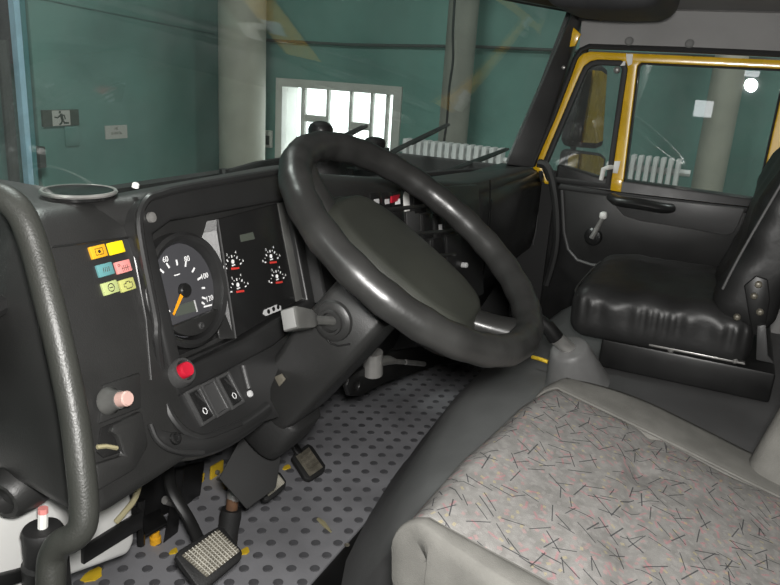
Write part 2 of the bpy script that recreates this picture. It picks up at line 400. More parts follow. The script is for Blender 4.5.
# sectional radiators
def radiator(X, u0, u1, vt, n, label):
    a, b = onX(u0, vt, X), onX(u1, vt, X); top = (a.z+b.z)/2; y0, y1 = b.y, a.y; st = (y1-y0)/n
    t = thing('radiator', label, 'radiator', (X, (y0+y1)/2, top-.75), 'ribbed radiators below the wall')
    me = None
    for k in range(n):
        y = y0+st*(k+.5)
        if me is None:
            o = MB().box((X, y, top-.3), (.05, st*.31, .3)).build('section', 'zinc', t, bevel=st*.12); me = o; ref = y
        else:
            c = me.copy(); C.objects.link(c); c.location = (0, y-ref, 0)
    for zz in (top-.08, top-.52): MB().tube([(X+.02, y0-.05, zz), (X+.02, y1+.05, zz)], .02, 8).build('pipe', 'zinc', t)
    for yy in (y0+.1, y1-.1): MB().box((X+.02, yy, top-.66), (.03, .015, .09)).build('leg', 'zinc', t)
radiator(4.6, 404, 506, 143, 14, 'pale ribbed radiator seen through the windshield below the grey column')
radiator(4.6, 616, 684, 156, 9, 'pale ribbed radiator seen through the passenger window')

# the green gate ahead with its signs
YG = YF-.06
def G(u, v, off=0): return onY(u, v, YG-off)
gl, gr = G(36, 100).x, G(218.5, 100).x
gate = thing('door_2', 'large green steel gate leaf ahead of the windshield', 'gate', ((gl+gr)/2, YG, GZ)); del gate['category']; gate['kind'] = 'structure'
MB().box(((gl+gr)/2, YG+.025, (GZ+ROOFZ)/2-.1), ((gr-gl)/2, .025, (ROOFZ-GZ)/2-.12)).build('leaf', 'green_paint', gate, bevel=.008)
MB().box((gr+.035, YG+.02, .9), (.02, .035, 2.1)).build('hinge_edge', 'teal_edge', gate, bevel=.005)
for v in (95, 130, 168): MB().box((gr+.008, YG-.012, G(219, v).z), (.012, .02, .05)).build('hinge', 'pipe', gate, bevel=.004)
a, b = G(45, 0), G(214, 34)
MB().tube([a+(a-b)*.6, a, b], .006, 6).build('seam_bead', 'green_dark', gate)
p = G(40, 157, .03); MB().box(p, (.025, .03, .07)).build('lock', 'pipe', gate, bevel=.006)
p = G(72, 136, .006); MB().box(p, (.06, .006, .07)).build('patch_plate', 'green_paint', gate, bevel=.004)
# light blue edge board and a dark sheet standing in for the dark opening at its left
xb = G(25, 97).x
tag(MB().prism([G(12.5, -10, .1), G(18.5, -10, .1), G(35.5, 200, .1), G(30.5, 200, .1)], (0, -1, 0), .05).build('edge_board', 'blue_paint'), 'light blue painted edge board of the gate', 'board')
tag(MB().prism([G(18.8, -10, .06), G(24, -10, .06), G(40, 200, .06), G(35.8, 200, .06)], (0, -1, 0), .05).build('edge_strip', 'teal_edge'), 'dark teal strip beside the light blue board', 'strip')
tag(MB().prism([G(-60, -20, .04), G(12, -20, .04), G(19, 64, .04), G(-60, 60, .04)], (0, -1, 0), .03).build('dark_opening', 'dark_roof'), 'dark sheet standing in for the dark opening left of the light blue board', 'panel')
t = MB().tube([G(2, 40, .12), G(16, 200, .12)], .035, 10).build('post', 'pipe'); tag(t, 'dark steel post at the far left of the gate', 'post')
# emergency exit sign
def flatsign(q, th): return MB().prism([V(p) for p in q], (0, -1, 0), th)
sg = thing('exit_sign', 'dark green exit sign with a running figure on the gate', 'sign', G(60, 126))
P0, P1, P2, P3 = G(41.5, 109, .01), G(78, 110.5, .01), G(78.5, 125, .01), G(43, 127, .01)
x0, x1, z0, z1 = P0.x, P1.x, (P2.z+P3.z)/2, (P0.z+P1.z)/2
MB().box(((x0+x1)/2, YG-.008, (z0+z1)/2), ((x1-x0)/2, .008, (z1-z0)/2)).build('board', 'sign_green', sg, flat=True)
wx0, wx1 = x0+(x1-x0)*.25, x0+(x1-x0)*.74
MB().box(((wx0+wx1)/2, YG-.017, (z0+z1)/2), ((wx1-wx0)/2, .001, (z1-z0)/2*.94)).build('doorway', 'paper', sg, flat=True)
cxs, czs, hh = (wx0+wx1)/2, (z0+z1)/2, (z1-z0)
fig = MB(); yq = YG-.0195
def limb(pts, wd):
    for (ax, az), (bx, bz) in zip(pts[:-1], pts[1:]):
        A, B = V((cxs+ax*hh, yq, czs+az*hh)), V((cxs+bx*hh, yq, czs+bz*hh)); d = (B-A).normalized(); n_ = V((-d.z, 0, d.x))*wd*hh/2
        fig.prism([A-n_-d*wd*hh*.3, B-n_+d*wd*hh*.3, B+n_+d*wd*hh*.3, A+n_-d*wd*hh*.3], (0, -1, 0), .001)
fig.prism([V((cxs-.1*hh+.09*hh*math.cos(t_), yq, czs+.36*hh+.09*hh*math.sin(t_))) for t_ in (2*PI*k/12 for k in range(12))], (0, -1, 0), .001)
limb([(-.02, .2), (.06, -.1)], .2); limb([(-.06, .18), (-.3, .02), (-.5, .06)], .09); limb([(.03, .2), (.22, .14), (.28, -.06)], .09)
limb([(.06, -.1), (.22, -.32), (.5, -.32)], .11); limb([(.06, -.1), (-.02, -.3), (-.16, -.4)], .11)
fig.build('running_figure', 'sign_green', sg, flat=True)
# paper notice
A, B = G(105.5, 126, .01), G(128, 138, .01)
nt_ = thing('paper_notice', 'white paper notice with two lines of lettering on the gate', 'notice', ((A.x+B.x)/2, YG, B.z))
MB().box(((A.x+B.x)/2, YG-.003, (A.z+B.z)/2), ((B.x-A.x)/2, .003, (A.z-B.z)/2)).build('sheet', 'paper', nt_, flat=True)
hN = A.z-B.z
text('lettering', 'НЕ', ((A.x+B.x)/2, YG-.0065, A.z-hN*.25), (1, 0, 0), (0, 0, 1), hN*.27, 'ink', nt_)
text('lettering', 'КУРИТЬ', ((A.x+B.x)/2, YG-.0065, A.z-hN*.6), (1, 0, 0), (0, 0, 1), hN*.27, 'ink', nt_)

# ================================================================== THE CAB SHELL
XD = 2.45          # inner face of passenger door
CAB = 'cab'
struct(MB().box((1.44, .78, -.03), (1.0, .4, .03)).build('floor', 'black_metal', flat=True), 'steel cab floor under the rubber mat')
struct(MB().box((1.44, 1.17, .34), (1.0, .02, .37)).build('wall_front', 'black_metal', flat=True), 'black bulkhead below the dashboard')
struct(MB().box((1.44, -.80, .5), (1.02, .02, .8)).build('wall_back', 'headliner', flat=True), 'grey rear wall of the cab')
# side of the cab round the passenger door: kick panel in front, lining behind
struct(MB().box((2.479, .835, .33), (.018, .345, .36)).build('wall_right', 'flap', bevel=.01), 'black kick panel ahead of the passenger door')
struct(MB().box((2.475, -.50, .5), (.03, .32, .8)).build('wall_right', 'headliner', bevel=.01), 'grey lining behind the passenger door')
struct(MB().box((.43, -.62, .5), (.03, .18, .8)).build('wall_left', 'headliner', bevel=.01), 'grey lining behind the driver door opening')
# roof and side lining
rows = []
prof = [(2.44, 1.085), (2.435, 1.12), (2.425, 1.16), (2.405, 1.2)]
for yy in (.505, .2, -.2, -.8): rows.append([V((x, yy, z)) for x, z in prof])
side_lining = struct(sheet(rows, .015).build('ceiling', 'headliner'), 'grey side lining above the passenger door')
rows = []
for k in range(9):
    t_ = k/8; x = 2.45-t_*1.99; z = 1.202+.07*math.sin(PI*t_)
    rows.append([V((x, yy, z)) for yy in (.56+.2*math.sin(PI*t_), .3, -.2, -.8)])
struct(sheet(rows, -.02).build('ceiling', 'headliner'), 'grey cab roof lining')
for u, v in ((629, 41), (689.5, 43.5), (694, 17)):
    p = onX(u, v, 2.43); n = V((-1, 0, -.12)).normalized()
    p = p+V((-.0, 0, 0))
    tag(MB().lathe(p+V((.004, 0, 0)), n, [(.013, 0), (.013, .006), (.009, .009), (.002, .008)], 16).build('lining_button', 'button_grey'), 'grey round button on the side lining '+{629: 'above the quarter window', 689.5: 'above the passenger window', 694: 'highest on the lining'}[u], 'button', 'buttons on the roof lining')
# overhead pod
def podf(p):
    q = p.copy(); q.z -= .014*math.cos(p.y*9)*math.cos(p.x*5) if p.z < 0 else 0; return q
pod = thing('sun_visor_pod', 'dark rounded overhead pod under the cab roof', 'overhead pod', (2.0, .33, 1.25))
rbox((1.95, .335, 1.206), (.20, .14, .052), .045, (14, 14, 8), podf).build('shell', 'pod', pod)
pp = spline([onX(u, v, 2.06) for u, v in ((648, -4), (642, 8), (632, 16), (618, 19))]); MB().tube(pp, .004, 6).build('seam', 'plastic_grey', pod)
MB().prism([onX(u, v, 2.39) for u, v in ((579, 16.5), (602, 17.5), (600, 21), (578, 20))], (-1, 0, 0), .03).build('visor_clip', 'plastic_grey', side_lining, bevel=.003)

# windshield, pillars, header
def wb(x): k = (x-1.40)/.98; return V((x, .925-.213*k*k, .692-.012*abs(k)))
def wt(x): k = (x-1.40)/.98; return V((x, .77-.213*k*k, 1.205))
rows = []
for i in range(17):
    f = i/16; b, t_ = wb(.40+f*2.04), wt(.42+f*2.0); rows.append([b+(t_-b)*(j/6) for j in range(7)])
wsr = rows
wsh = struct(sheet(rows, .005).build('window_2', 'glass_wind'), 'curved windshield glass of the truck cab')
# seal along the lower and side edges of the glass
MB().tube([r[0] for r in rows], .012, 8).build('seal', 'rubber', wsh)
MB().tube([r[-1] for r in rows], .016, 8).build('seal', 'rubber', wsh)
MB().tube(rows[-1], .012, 8).build('seal', 'rubber', wsh); MB().tube(rows[0], .012, 8).build('seal', 'rubber', wsh)
def pillar(mirror):
    f = lambda p: V((2*1.385-p.x, p.y, p.z)) if mirror else p
    rings = []
    A0, A1 = onX(506, 165, 2.39), onX(558, 46, 2.36); B0, B1 = onX(534, 168, 2.43), onX(573, 48, 2.43)
    for k in range(0, 12):
        t_ = k/8; a = A0+(A1-A0)*t_; b = B0+(B1-B0)*t_
        rings.append([f(q) for q in (a, b, b+V((.05, 0, 0)), a+V((.09, .03, 0)))])
    return MB().loft(rings)
struct(pillar(False).build('trim_1', 'plastic_grey', bevel=.008), 'dark grey windshield pillar beside the passenger door')
struct(pillar(True).build('trim_2', 'plastic_grey', bevel=.008), 'dark grey windshield pillar beside the driver door')
p = onX(563.5, 67.5, 2.405); tag(MB().lathe(p, (-1, 0, 0), [(.006, 0), (.006, .003), (.002, .005)], 10).build('screw', 'steel'), 'small bright screw high on the dark pillar', 'screw')
hd = []
for i in range(17):
    t_ = wsr[i][-1]; hd.append([t_+V((0, q, r_)) for q, r_ in ((.02, -.012), (-.03, -.012), (-.07, .035), (.02, .03))])
struct(MB().loft(hd).build('trim_3', 'plastic', bevel=.0), 'dark header above the windshield')
p = [onX(u, v, 2.38) for u, v in ((573, 27), (581, 34), (575, 46), (569, 47))]
struct(MB().prism(p, (-1, 0, 0), .012).build('trim_4', 'yellow', bevel=.003), 'bit of yellow body paint at the top of the pillar')

# passenger door
door = thing('door_1', 'yellow framed passenger door with black inner trim', 'door', (XD, .2, .0)); del door['category']; door['kind'] = 'structure'
def D(u, v, off=0): return onX(u, v, XD-off)
nD = V((-1, 0, 0))
MB().prism([V((2.53, y, z)) for y, z in ((.56, -.15), (.56, .66), (.50, .655), (-.17, .645), (-.17, -.15))], nD, .015).build('outer_skin', 'yellow', door)
MB().prism([V((XD, y, z)) for y, z in ((.53, .05), (.53, .715), (.40, .69), (-.16, .675), (-.16, .05))], nD, .06).build('inner_panel', 'black_metal', door, bevel=.008)
outer = [D(*p) for p in ((532, 168), (572, 70), (578, 58), (583, 53.5), (590, 51.5), (800, 61), (806, 66), (806, 200), (790, 214), (757, 209), (612, 192), (545, 184))]
vent = [D(*p) for p in ((547, 181), (541, 166), (580, 74), (584, 66), (590, 61.5), (598, 59.5), (621, 60.5), (626, 63), (627.5, 69), (610, 189))]
main = [D(*p) for p in ((622, 192), (637.5, 66), (641, 62.5), (783, 69), (786, 74), (756.5, 206))]
holed(outer, [vent, main], nD, .035).build('window_frame', 'yellow', door, bevel=.004)
def ring(loop, inset, X, th, name, m):
    c = sum(loop, V())/len(loop); n = len(loop); inn = []
    for i, p in enumerate(loop):
        a = (p-loop[i-1]).normalized(); b = (loop[(i+1) % n]-p).normalized()
        na = V((0, -a.z, a.y)); nb = V((0, -b.z, b.y)); m_ = (na+nb); m_ = m_/max(.35, (1+na.dot(nb)))
        if m_.dot(c-p) < 0: m_ = -m_
        inn.append(p+m_*inset)
    sh = V((X-XD, 0, 0))
    holed([p+sh for p in loop], [[p+sh for p in inn]], nD, th).build(name, m, door, bevel=.003)
    return [p+sh for p in inn]
vi = ring(vent, .017, XD-.004, .03, 'quarter_seal', 'rubber')
mi = ring(main, .006, XD+.006, .03, 'window_seal', 'rubber')
MB().prism([p+V((.018, 0, 0)) for p in vi], nD, .004).build('quarter_pane', 'glass_side', door, flat=True)
MB().prism([p+V((-.004, 0, 0)) for p in mi], nD, .005).build('window_pane', 'glass_side', door, flat=True)
MB().prism([D(*p, .014) for p in ((560, 184), (612, 191.5), (757, 208.5), (752, 214), (612, 197), (556, 189))], nD, .03).build('sill_strip', 'rubber', door, bevel=.004)
# trim panel with raised edge
tp = [D(*p, .012) for p in ((563, 189), (612, 195.5), (752, 213), (744, 240), (722, 274), (660, 267), (612, 264), (592, 263), (578, 258), (569, 248), (565, 232))]
MB().prism(tp, nD, .014).build('trim_panel', 'plastic', door, bevel=.004)
MB().tube([D(*p, .014) for p in ((562, 190), (564, 232), (568, 249), (577, 260), (592, 265), (612, 266), (660, 269.5), (724, 277))], .006, 8).build('trim_edge', 'armrest', door)  # lighter grey puts the edge highlight into the colour
ar = [D(*p, .02) for p in ((611, 194), (616, 207), (624, 216), (640, 221), (690, 229), (724, 235.5), (733, 234), (738, 226), (745, 208.5))]
MB().prism(ar, nD, .01).build('armrest_panel', 'armrest', door, bevel=.004)
hp = spline([D(*p, o) for p, o in (((612, 197), .020), ((619, 201), .05), ((640, 204), .062), ((662, 208), .055), ((671, 208), .03))], 5)
MB().tube(hp, [.019+.004*math.sin(PI*i/(len(hp)-1)) for i in range(len(hp))], 12, flat=.75).build('pull_handle', 'plastic_smooth', door)
cr = D(593.5, 236.5, .014)
MB().lathe(cr, nD, [(.03, 0), (.03, .006), (.024, .012), (.012, .014)], 20).build('crank_rose', 'gloss_black', door)
ck = D(604, 215, .05)
MB().tube([cr+V((-.012, 0, 0)), cr+V((-.03, 0, 0)), ck+V((.01, 0, 0)), ck], [.008, .009, .007, .006], 8).build('window_crank', 'steel', door)
rbox(ck+V((-.01, 0, 0)), (.014, .012, .012), .008, (4, 4, 4)).build('crank_knob', 'white', door)
MB().prism([D(*p, .006) for p in ((611.5, 178), (622.5, 179.5), (620.8, 192), (610.2, 190.5))], nD, .02).build('post_foot', 'yellow', door, bevel=.002)
# latch of the quarter window and white fillings
lt = D(604, 168, .02)
MB().tube([D(612.5, 167, .0), D(608, 167.5, .02), D(603.5, 169, .026), D(601, 180, .026)], [.007, .008, .008, .007], 8).build('vent_latch', 'white', door)
MB().prism([D(*p, .004) for p in ((614.5, 161), (620.5, 161), (617.5, 173.5), (612.5, 173))], nD, .004).build('patch', 'putty', door, bevel=.001)
MB().prism([D(*p, .004) for p in ((626, 53.5), (633, 54), (632, 64), (628, 66), (626.5, 61))], nD, .004).build('patch', 'putty', door, bevel=.001)
MB().prism([D(*p, .008) for p in ((625.5, 61), (625, 65.5), (620, 66), (623.5, 61))], nD, .004).build('patch', 'putty', door, bevel=.001)
MB().lathe(D(617, 70, .01), nD, [(.011, 0), (.010, .008), (.004, .012)], 14).build('vent_hinge', 'steel', door)
# rubber door seal down the front edge of the opening
struct(MB().tube(spline([onX(u, v, 2.43) for u, v in ((538, 163), (546, 166), (552, 180), (556, 205), (557, 235), (554, 258), (546, 285))]), .014, 8).build('trim_5', 'rubber'), 'black rubber door seal beside the glove box')
struct(MB().tube([onX(u, v, 2.435) for u, v in ((532, 166), (553, 118), (569, 76), (575, 59), (581, 50), (589, 46.5), (690, 50), (800, 55))], .0085, 8).build('trim_6', 'rubber'), 'black rubber seal above the yellow door frame')

struct(MB().prism([V((2.545, y, z)) for y, z in ((-.19, -.2), (-.19, 1.2), (-1.0, 1.2), (-1.0, -.2))], (-1, 0, 0), .01).build('trim_7', 'yellow'), 'yellow outer body side behind the passenger door')
cw_ = []
for i in range(17):
    b = wsr[i][0]; cw_.append([b+V((0, .012, -.012)), b+V((0, .10, -.03)), b+V((0, .24, -.075)), b+V((0, .28, -.2))])
struct(sheet(cw_, .01).build('trim_8', 'black_metal'), 'black cowl below the windshield')
# outside mirrors
def mirror(us, label, n, X):
    c = sum((onX(u, v, X) for u, v in us), V())/len(us)
    P = [onP(u, v, c, n) for u, v in us]
    t = thing('wing_mirror', label, 'mirror', c, 'mirrors outside the passenger door')
    MB().prism([c+(p-c)*1.0 for p in P], -n, -.045).build('housing', 'rubber', t, bevel=.012)
    MB().prism([c+(p-c)*.86-n*-.004 for p in P], n, .004).build('mirror_glass', 'mirror', t, flat=True)
    return c
mat('mirror', (.75, .75, .75), .03, metal=1)
nm = V((-.72, -.69, -.02)).normalized()
c1 = mirror([(592, 64), (603, 65), (609, 70), (604, 146), (597, 149), (569, 147), (566, 140), (584, 69)], 'tall black framed wing mirror outside the quarter window', nm, 2.72)
c2 = mirror([(566, 153), (570, 150), (602, 154), (607, 158), (603, 190), (566, 186), (562, 182)], 'lower wide wing mirror outside the quarter window', nm, 2.72)
tag(MB().tube(spline([V((2.545, .60, .6)), V((2.66, .63, .62)), c2+V((.06, .06, 0)), c1+V((.06, .06, 0)), c1+V((.05, .05, .3)), V((2.5, .5, 1.25))]), .011, 8).build('mirror_arm', 'black_metal'), 'black bent tube arm carrying the wing mirrors', 'bracket')

# ================================================================== FLOOR MAT AND RAISED PLATFORM
fm = thing('floor_mat', 'grey rubber floor mat with rows of round studs under the pedals', 'floor mat', (1.4, .85, 0))
MB().box((1.45, .875, .004), (.97, .275, .004)).build('sheet', 'mat_rubber', fm, bevel=.002)
me_s = None; small = MB(); studs = []
sp = .0475
for i in range(-4, 42):
    for j in range(0, 13):
        x = .50+sp*(i+.5*(j % 2)); y = .615+sp*.86*j
        if .5 < x < 2.40 and y < 1.14: studs.append((x, y))
studs.sort(key=lambda q: (q[0])**2+(q[1])**2)
for k, (x, y) in enumerate(studs):
    pr = [(.0105, 0), (.0105, .0012), (.0092, .0022), (.002, .0024)]
    if k < 300:
        if me_s is None: me_s = MB().lathe((x, y, .008), (0, 0, 1), pr, 10).build('stud', 'stud', fm); ref = V((x, y, 0))
        else:
            c = me_s.copy(); C.objects.link(c); c.location = V((x, y, 0))-ref
    else: small.lathe((x, y, .008), (0, 0, 1), pr, 8)
if small.v: o = small.build('far_studs', 'stud', fm); o['kind'] = 'stuff'
# holes and scuffs in the mat
for u, v, r in ((365, 533, .007), (347, 545, .006)):
    p = onZ(u, v, .0085); MB().lathe(p, (0, 0, 1), [(r, 0), (r, .001), (r*.6, .0015), (r*.5, .0006)], 12).build('screw_eye', 'worn_steel', fm)
tag(MB().tube([onZ(318, 519, .012), onZ(324, 524, .013), onZ(331, 532, .012)], [.004, .006, .002], 6).build('dry_leaf', 'hose'), 'small dry straw scrap lying on the studded mat', 'scrap')
# platform both seats stand on
prof = [(.60, .009), (.585, .03), (.555, .09), (.51, .17), (.475, .22), (.44, .245), (.38, .262), (.15, .272), (-.2, .276), (-.77, .276), (-.77, .0), (.3, .0)]
def PE(x):
    tab = ((.47, -.16), (.85, -.13), (1.03, -.065), (1.13, -.025), (1.3, .005), (1.5, .03), (1.8, .034), (2.16, -.004), (2.43, -.03))
    for (a, va), (b, vb) in zip(tab[:-1], tab[1:]):
        if a <= x <= b: return va+(vb-va)*(x-a)/(b-a)
    return -.03
rings = []
for k in range(25):
    x = .47+k*(2.43-.47)/24; g = .02*math.sin(k*.9)*0
    dz = .012*math.exp(-((x-1.5)/.25)**2)
    rings.append([V((x, y+(PE(x) if y > .3 else 0), z+(dz if z > .2 else 0))) for y, z in prof])
plat = tag(MB().loft(rings).build('engine_cover', 'cover_rubber', smooth=60), 'grey rubber covered engine platform the two seats stand on', 'engine cover')

# ================================================================== DASHBOARD
dash = thing('dashboard', 'black plastic truck dashboard with instrument cluster and switch panels', 'dashboard', (1.4, .8, .3))
def pn(a): a = math.radians(a); return V((0, -math.cos(a), math.sin(a)))
nK, nL, nS = pn(14), pn(20), pn(34)
dnK, dnL, dnS = (V((0, -math.sin(math.radians(a)), -math.cos(math.radians(a)))) for a in (14, 20, 34))
def K(u, v, o=0): return onP(u, v, V((0, .655, .65))+nK*o, nK)
def Lp(u, v, o=0): return onP(u, v, V((0, .668, .65))+nL*o, nL)
def S(u, v, o=0): return onP(u, v, V((0, .62, .51))+nS*o, nS)
def yL(z): return .668+(z-.65)*math.tan(math.radians(20))
def yK(z): return .655+(z-.65)*math.tan(math.radians(14))
# left end
rings = []
zs = [.452, .458, .47, .52, .6, .7, .74, .77, .785, .793, .797]
for z in zs:
    xe = .515+.045*(z-.46)/.34; sh = {.797: .022, .793: .012, .785: .005, .452: .012, .458: .004}.get(z, 0); y = yL(z)+sh; xe += sh; r = .028
    ring_ = [V((.70, y, z))]+arc((xe+r, y+r, z), (0, -1, 0), (-1, 0, 0), r, 0, PI/2*.93, 7)+[V((xe+.012, y+.12, z)), V((xe+.05, 1.0, z)), V((.70, 1.0, z))]
    rings.append(ring_)
lp = MB().loft(rings).build('left_panel', 'plastic', dash, smooth=50)
# seam across the left end
MB().tube([Lp(52, 247, .0005), Lp(128, 237.5, .0005), Lp(133, 250, .0005), Lp(146, 320, .0005), Lp(151, 380, .0005)], .0016, 6).build('seam', 'plastic_smooth', dash)
# lower pocket with the open hole
MB().prism([Lp(*p, .004) for p in ((103, 385), (141, 372), (142, 408), (100, 424))], nL, .01).build('button_plate', 'plastic', dash, bevel=.003)
MB().prism([Lp(*p, .002) for p in ((101, 428), (125, 418), (130, 432), (128, 450), (104, 458), (97, 452))], nL, .004).build('pocket', 'gloss_black', dash, bevel=.001)
MB().prism([Lp(*p, .008) for p in ((114, 424), (143, 410), (150, 445), (136, 470), (98, 492), (95, 464), (124, 455), (118, 436), (110, 432))], nL, .012).build('pocket_lip', 'plastic', dash, bevel=.005)
MB().tube([Lp(97, 447, .004), Lp(106, 446, .006), Lp(117, 448, .004)], .0028, 6).build('wire', 'hose', dash)
kb = Lp(108, 401, .004)
b_ = MB().lathe(kb, nL, [(.017, 0), (.017, .004), (.013, .01), (.011, .022)], 18).build('knob_collar', 'stalk_grey', dash)
MB().lathe(kb+nL*.02, nL, [(.0095, 0), (.0095, .014), (.008, .016), (.001, .016)], 16).build('push_knob', 'knob_pale', dash)
# warning lamps
for (u, v, m, sym) in ((97, 252, 'lamp_orange', 'box'), (115, 248, 'lamp_yellow', None), (104, 270, 'lamp_teal', 'txt'), (122, 267, 'lamp_pink', 'grid'), (109, 288, 'lamp_green', 'ring'), (126, 285, 'lamp_olive', 'eng')):
    c = Lp(u, v); ex = V((1, 0, 0)); ey = -dnL
    lens = MB().prism([c+ex*sx*.0122+ey*sy*.0080+nL*.004 for sx, sy in ((-1, -1), (1, -1), (1, 1), (-1, 1))], nL, .006).build('warning_lamp', m, dash, bevel=.0012)
    def Q(a, b): return c+ex*a+ey*b+nL*.0044
    sy_ = MB()
    if sym == 'box':
        sy_.tube([Q(-.006, -.004), Q(.006, -.004), Q(.006, .004), Q(-.006, .004)], .0005, 4, close=True); sy_.lathe(Q(0, 0), nL, [(.0022, 0), (.0022, .0004)], 8)
    elif sym == 'txt':
        for k in range(4): sy_.tube([Q(-.005+k*.003, -.003), Q(-.004+k*.003, .003)], .0005, 4)
    elif sym == 'grid':
        sy_.tube([Q(-.008+.0018*math.cos(t), .003+.0018*math.sin(t)) for t in (k*PI/4 for k in range(8))], .0004, 4, close=True)
        for k in range(4): sy_.tube([Q(-.004+k*.003, -.006), Q(-.004+k*.003, .002)], .0004, 4)
        sy_.tube([Q(-.005, -.002), Q(.008, -.002)], .0004, 4)
    elif sym == 'ring':
        sy_.tube([Q(.005*math.cos(t), .005*math.sin(t)) for t in (k*PI/6 for k in range(12))], .0006, 4, close=True); sy_.tube([Q(-.003, 0), Q(.003, 0)], .0007, 4)
    elif sym == 'eng':
        sy_.tube([Q(a, b) for a, b in ((-.007, -.002), (-.004, -.002), (-.004, -.005), (.004, -.005), (.007, -.003), (.007, .002), (.003, .002), (.003, .004), (-.003, .004), (-.003, .002), (-.007, .002))], .0006, 4, close=True)
    if sym: sy_.build('symbol', 'ink', lens, smooth=60)
# screws on the left end cap
def side(u, v, X=.555): return onX(u, v, X)
p = side(23, 441, .565); MB().lathe(p+V((-.004, 0, 0)), V((-1, -.3, 0)), [(.014, 0), (.014, .003), (.009, .004), (.006, .002), (.001, .002)], 16).build('cap_screw', 'plastic_smooth', dash)
p = side(30, 478, .57); MB().lathe(p, V((-1, -.15, -.1)), [(.04, -.02), (.036, .02), (.03, .045), (.026, .05), (.02, .05), (.018, .035), (.001, .035)], 20).build('boss', 'plastic', dash)
p = side(0, 352, .585); MB().lathe(p, V((-1, -.2, 0)), [(.02, 0), (.02, .008), (.014, .012), (.002, .012)], 18).build('vent_knob', 'plastic_grey', dash)
# round chrome edged vent on top left, white cap
p = onZ(79, 192, .803)
MB().lathe(p, (0, 0, 1), [(.044, -.006), (.046, .001), (.042, .003), (.038, .002), (.001, .002)], 28).build('demist_vent', 'gloss_black', dash)
MB().tube([p+V((.0455*math.cos(t), .0455*math.sin(t), .001)) for t in (k*PI/18 for k in range(36))], .0028, 6, close=True).build('vent_rim', 'steel', dash)
# fascia of the cluster: top band, left edge, lower bullnose
xl, xr = .697, 1.075
def Kp(x, z, o=0): return V((x, yK(z), z))+nK*o
outer = arc(Kp(xl+.03, .77), V((-1, 0, 0)), -dnK, .03, 0, PI/2, 5)+[Kp(.88, .806), Kp(xr, .806), Kp(xr, .555), Kp(.93, .535), Kp(xl, .535)]
hole = [Kp(.722, .752), Kp(.76, .764), Kp(1.05, .757), Kp(1.052, .58), Kp(.86, .568), Kp(.722, .568)]
fas = holed(outer, [hole], nK, .05).build('cluster_fascia', 'plastic_smooth', dash, bevel=.006, seg=3)
MB().tube(spline([Kp(1.074, .8045, .002), Kp(.98, .8045, .002), Kp(.88, .8045, .002), Kp(.78, .8035, .002), Kp(.745, .801, .002), Kp(.72, .797, .002), Kp(.701, .778, .002), Kp(.694, .74, .002), Kp(.690, .65, .002), K(157, 338, .002), (K(160.5, 368, .002)+S(160.5, 368, .004))/2, S(163, 390, .004), S(166, 404, .004), S(172, 417, .004), S(181, 428, .004), S(192, 435, .003), S(206, 437, .003), S(240, 424, .003)]), .0058, 8).build('fascia_bead', 'plastic_smooth', dash)
# recess
MB().prism([Kp(.70, .79, -.045), Kp(xr, .79, -.045), Kp(xr, .54, -.045), Kp(.70, .54, -.045)], nK, .01).build('recess_back', 'gloss_black', dash)
MB().prism([Kp(1.0535, .757, -.002), Kp(1.0535, .757, -.044), Kp(1.0535, .58, -.044), Kp(1.0535, .58, -.002)], (-1, 0, 0), .008).build('recess_wall', 'plastic_grey', dash)
MB().prism([Kp(1.075, .765, .018), Kp(1.075, .765, -.03), Kp(1.075, .57, -.03), Kp(1.075, .57, .018)], (-1, 0, 0), .012).build('fascia_end', 'plastic_grey', dash, bevel=.002)
# speedometer
sc_ = K(188, 290, -.010); ex = V((1, 0, 0)); ey = -dnK
def circ(c, r, n=40, o=0, y0=None):
    pts = []
    for k in range(n):
        t = 2*PI*k/n; a, b = r*math.cos(t), r*math.sin(t)
        if y0 is not None: b = max(b, y0)
        pts.append(c+ex*a+ey*b+nK*o)
    return pts
spd = MB().prism(circ(sc_, .0682, 48, -.0117), nK, .008).build('speedometer', 'dial', dash)
rg = [[c_ for c_ in circ(sc_, r_, 48, o)] for r_, o in ((.068, -.014), (.068, -.004), (.072, .004), (.078, .007), (.083, .003), (.084, -.036))]
MB().loft(rg, cap=False, close=False).build('bezel', 'plastic_smooth', spd)
MB().prism([sc_+ex*a+ey*b+nK*.004 for a, b in [(.066*math.cos(t), .066*math.sin(t)) for t in (PI*(1.215+.57*k/16) for k in range(17))]], nK, .012).build('bezel_cover', 'plastic', spd, bevel=.002)
MB().lathe(sc_+ex*.006-ey*.055+nK*.004, nK, [(.0055, 0), (.0055, .002), (.004, .003), (.0035, .0), (.001, 0)], 12).build('stud_screw', 'plastic_grey', spd)
dOff = -.0215
def Dl(u, v, o=0): return K(u, v, dOff+o)
dl = Dl(183, 290.5)
ticks = MB()
for u, v, L in ((168, 265.5, 1), (177, 262.5, 1), (185.8, 264, 1), (193.5, 270, 1), (199.5, 278.5, 1), (203.5, 288, .8), (204, 298, .9), (203.3, 303.3, .8), (162, 271, 1), (158, 280.5, 1), (158.6, 292, .8), (161.6, 303.2, 1), (168.4, 312.6, 1)):
    m_ = Dl(u, v, .0006); d = (m_-dl).normalized(); n_ = d.cross(nK).normalized()
    ticks.prism([m_-d*.0042*L-n_*.0014, m_+d*.0042*L-n_*.0014, m_+d*.0042*L+n_*.0014, m_-d*.0042*L+n_*.0014], nK, .0004)
ticks.prism([Dl(u, v, .0006) for u, v in ((174.5, 275), (180, 273.3), (180, 274.5), (174.5, 276.2))], nK, .0004)
ticks.prism([Dl(u, v, .0006) for u, v in ((204, 306), (212, 304), (212, 305.7), (204, 307.7))], nK, .0004)
ticks.build('scale_marks', 'print_white', spd, flat=True)
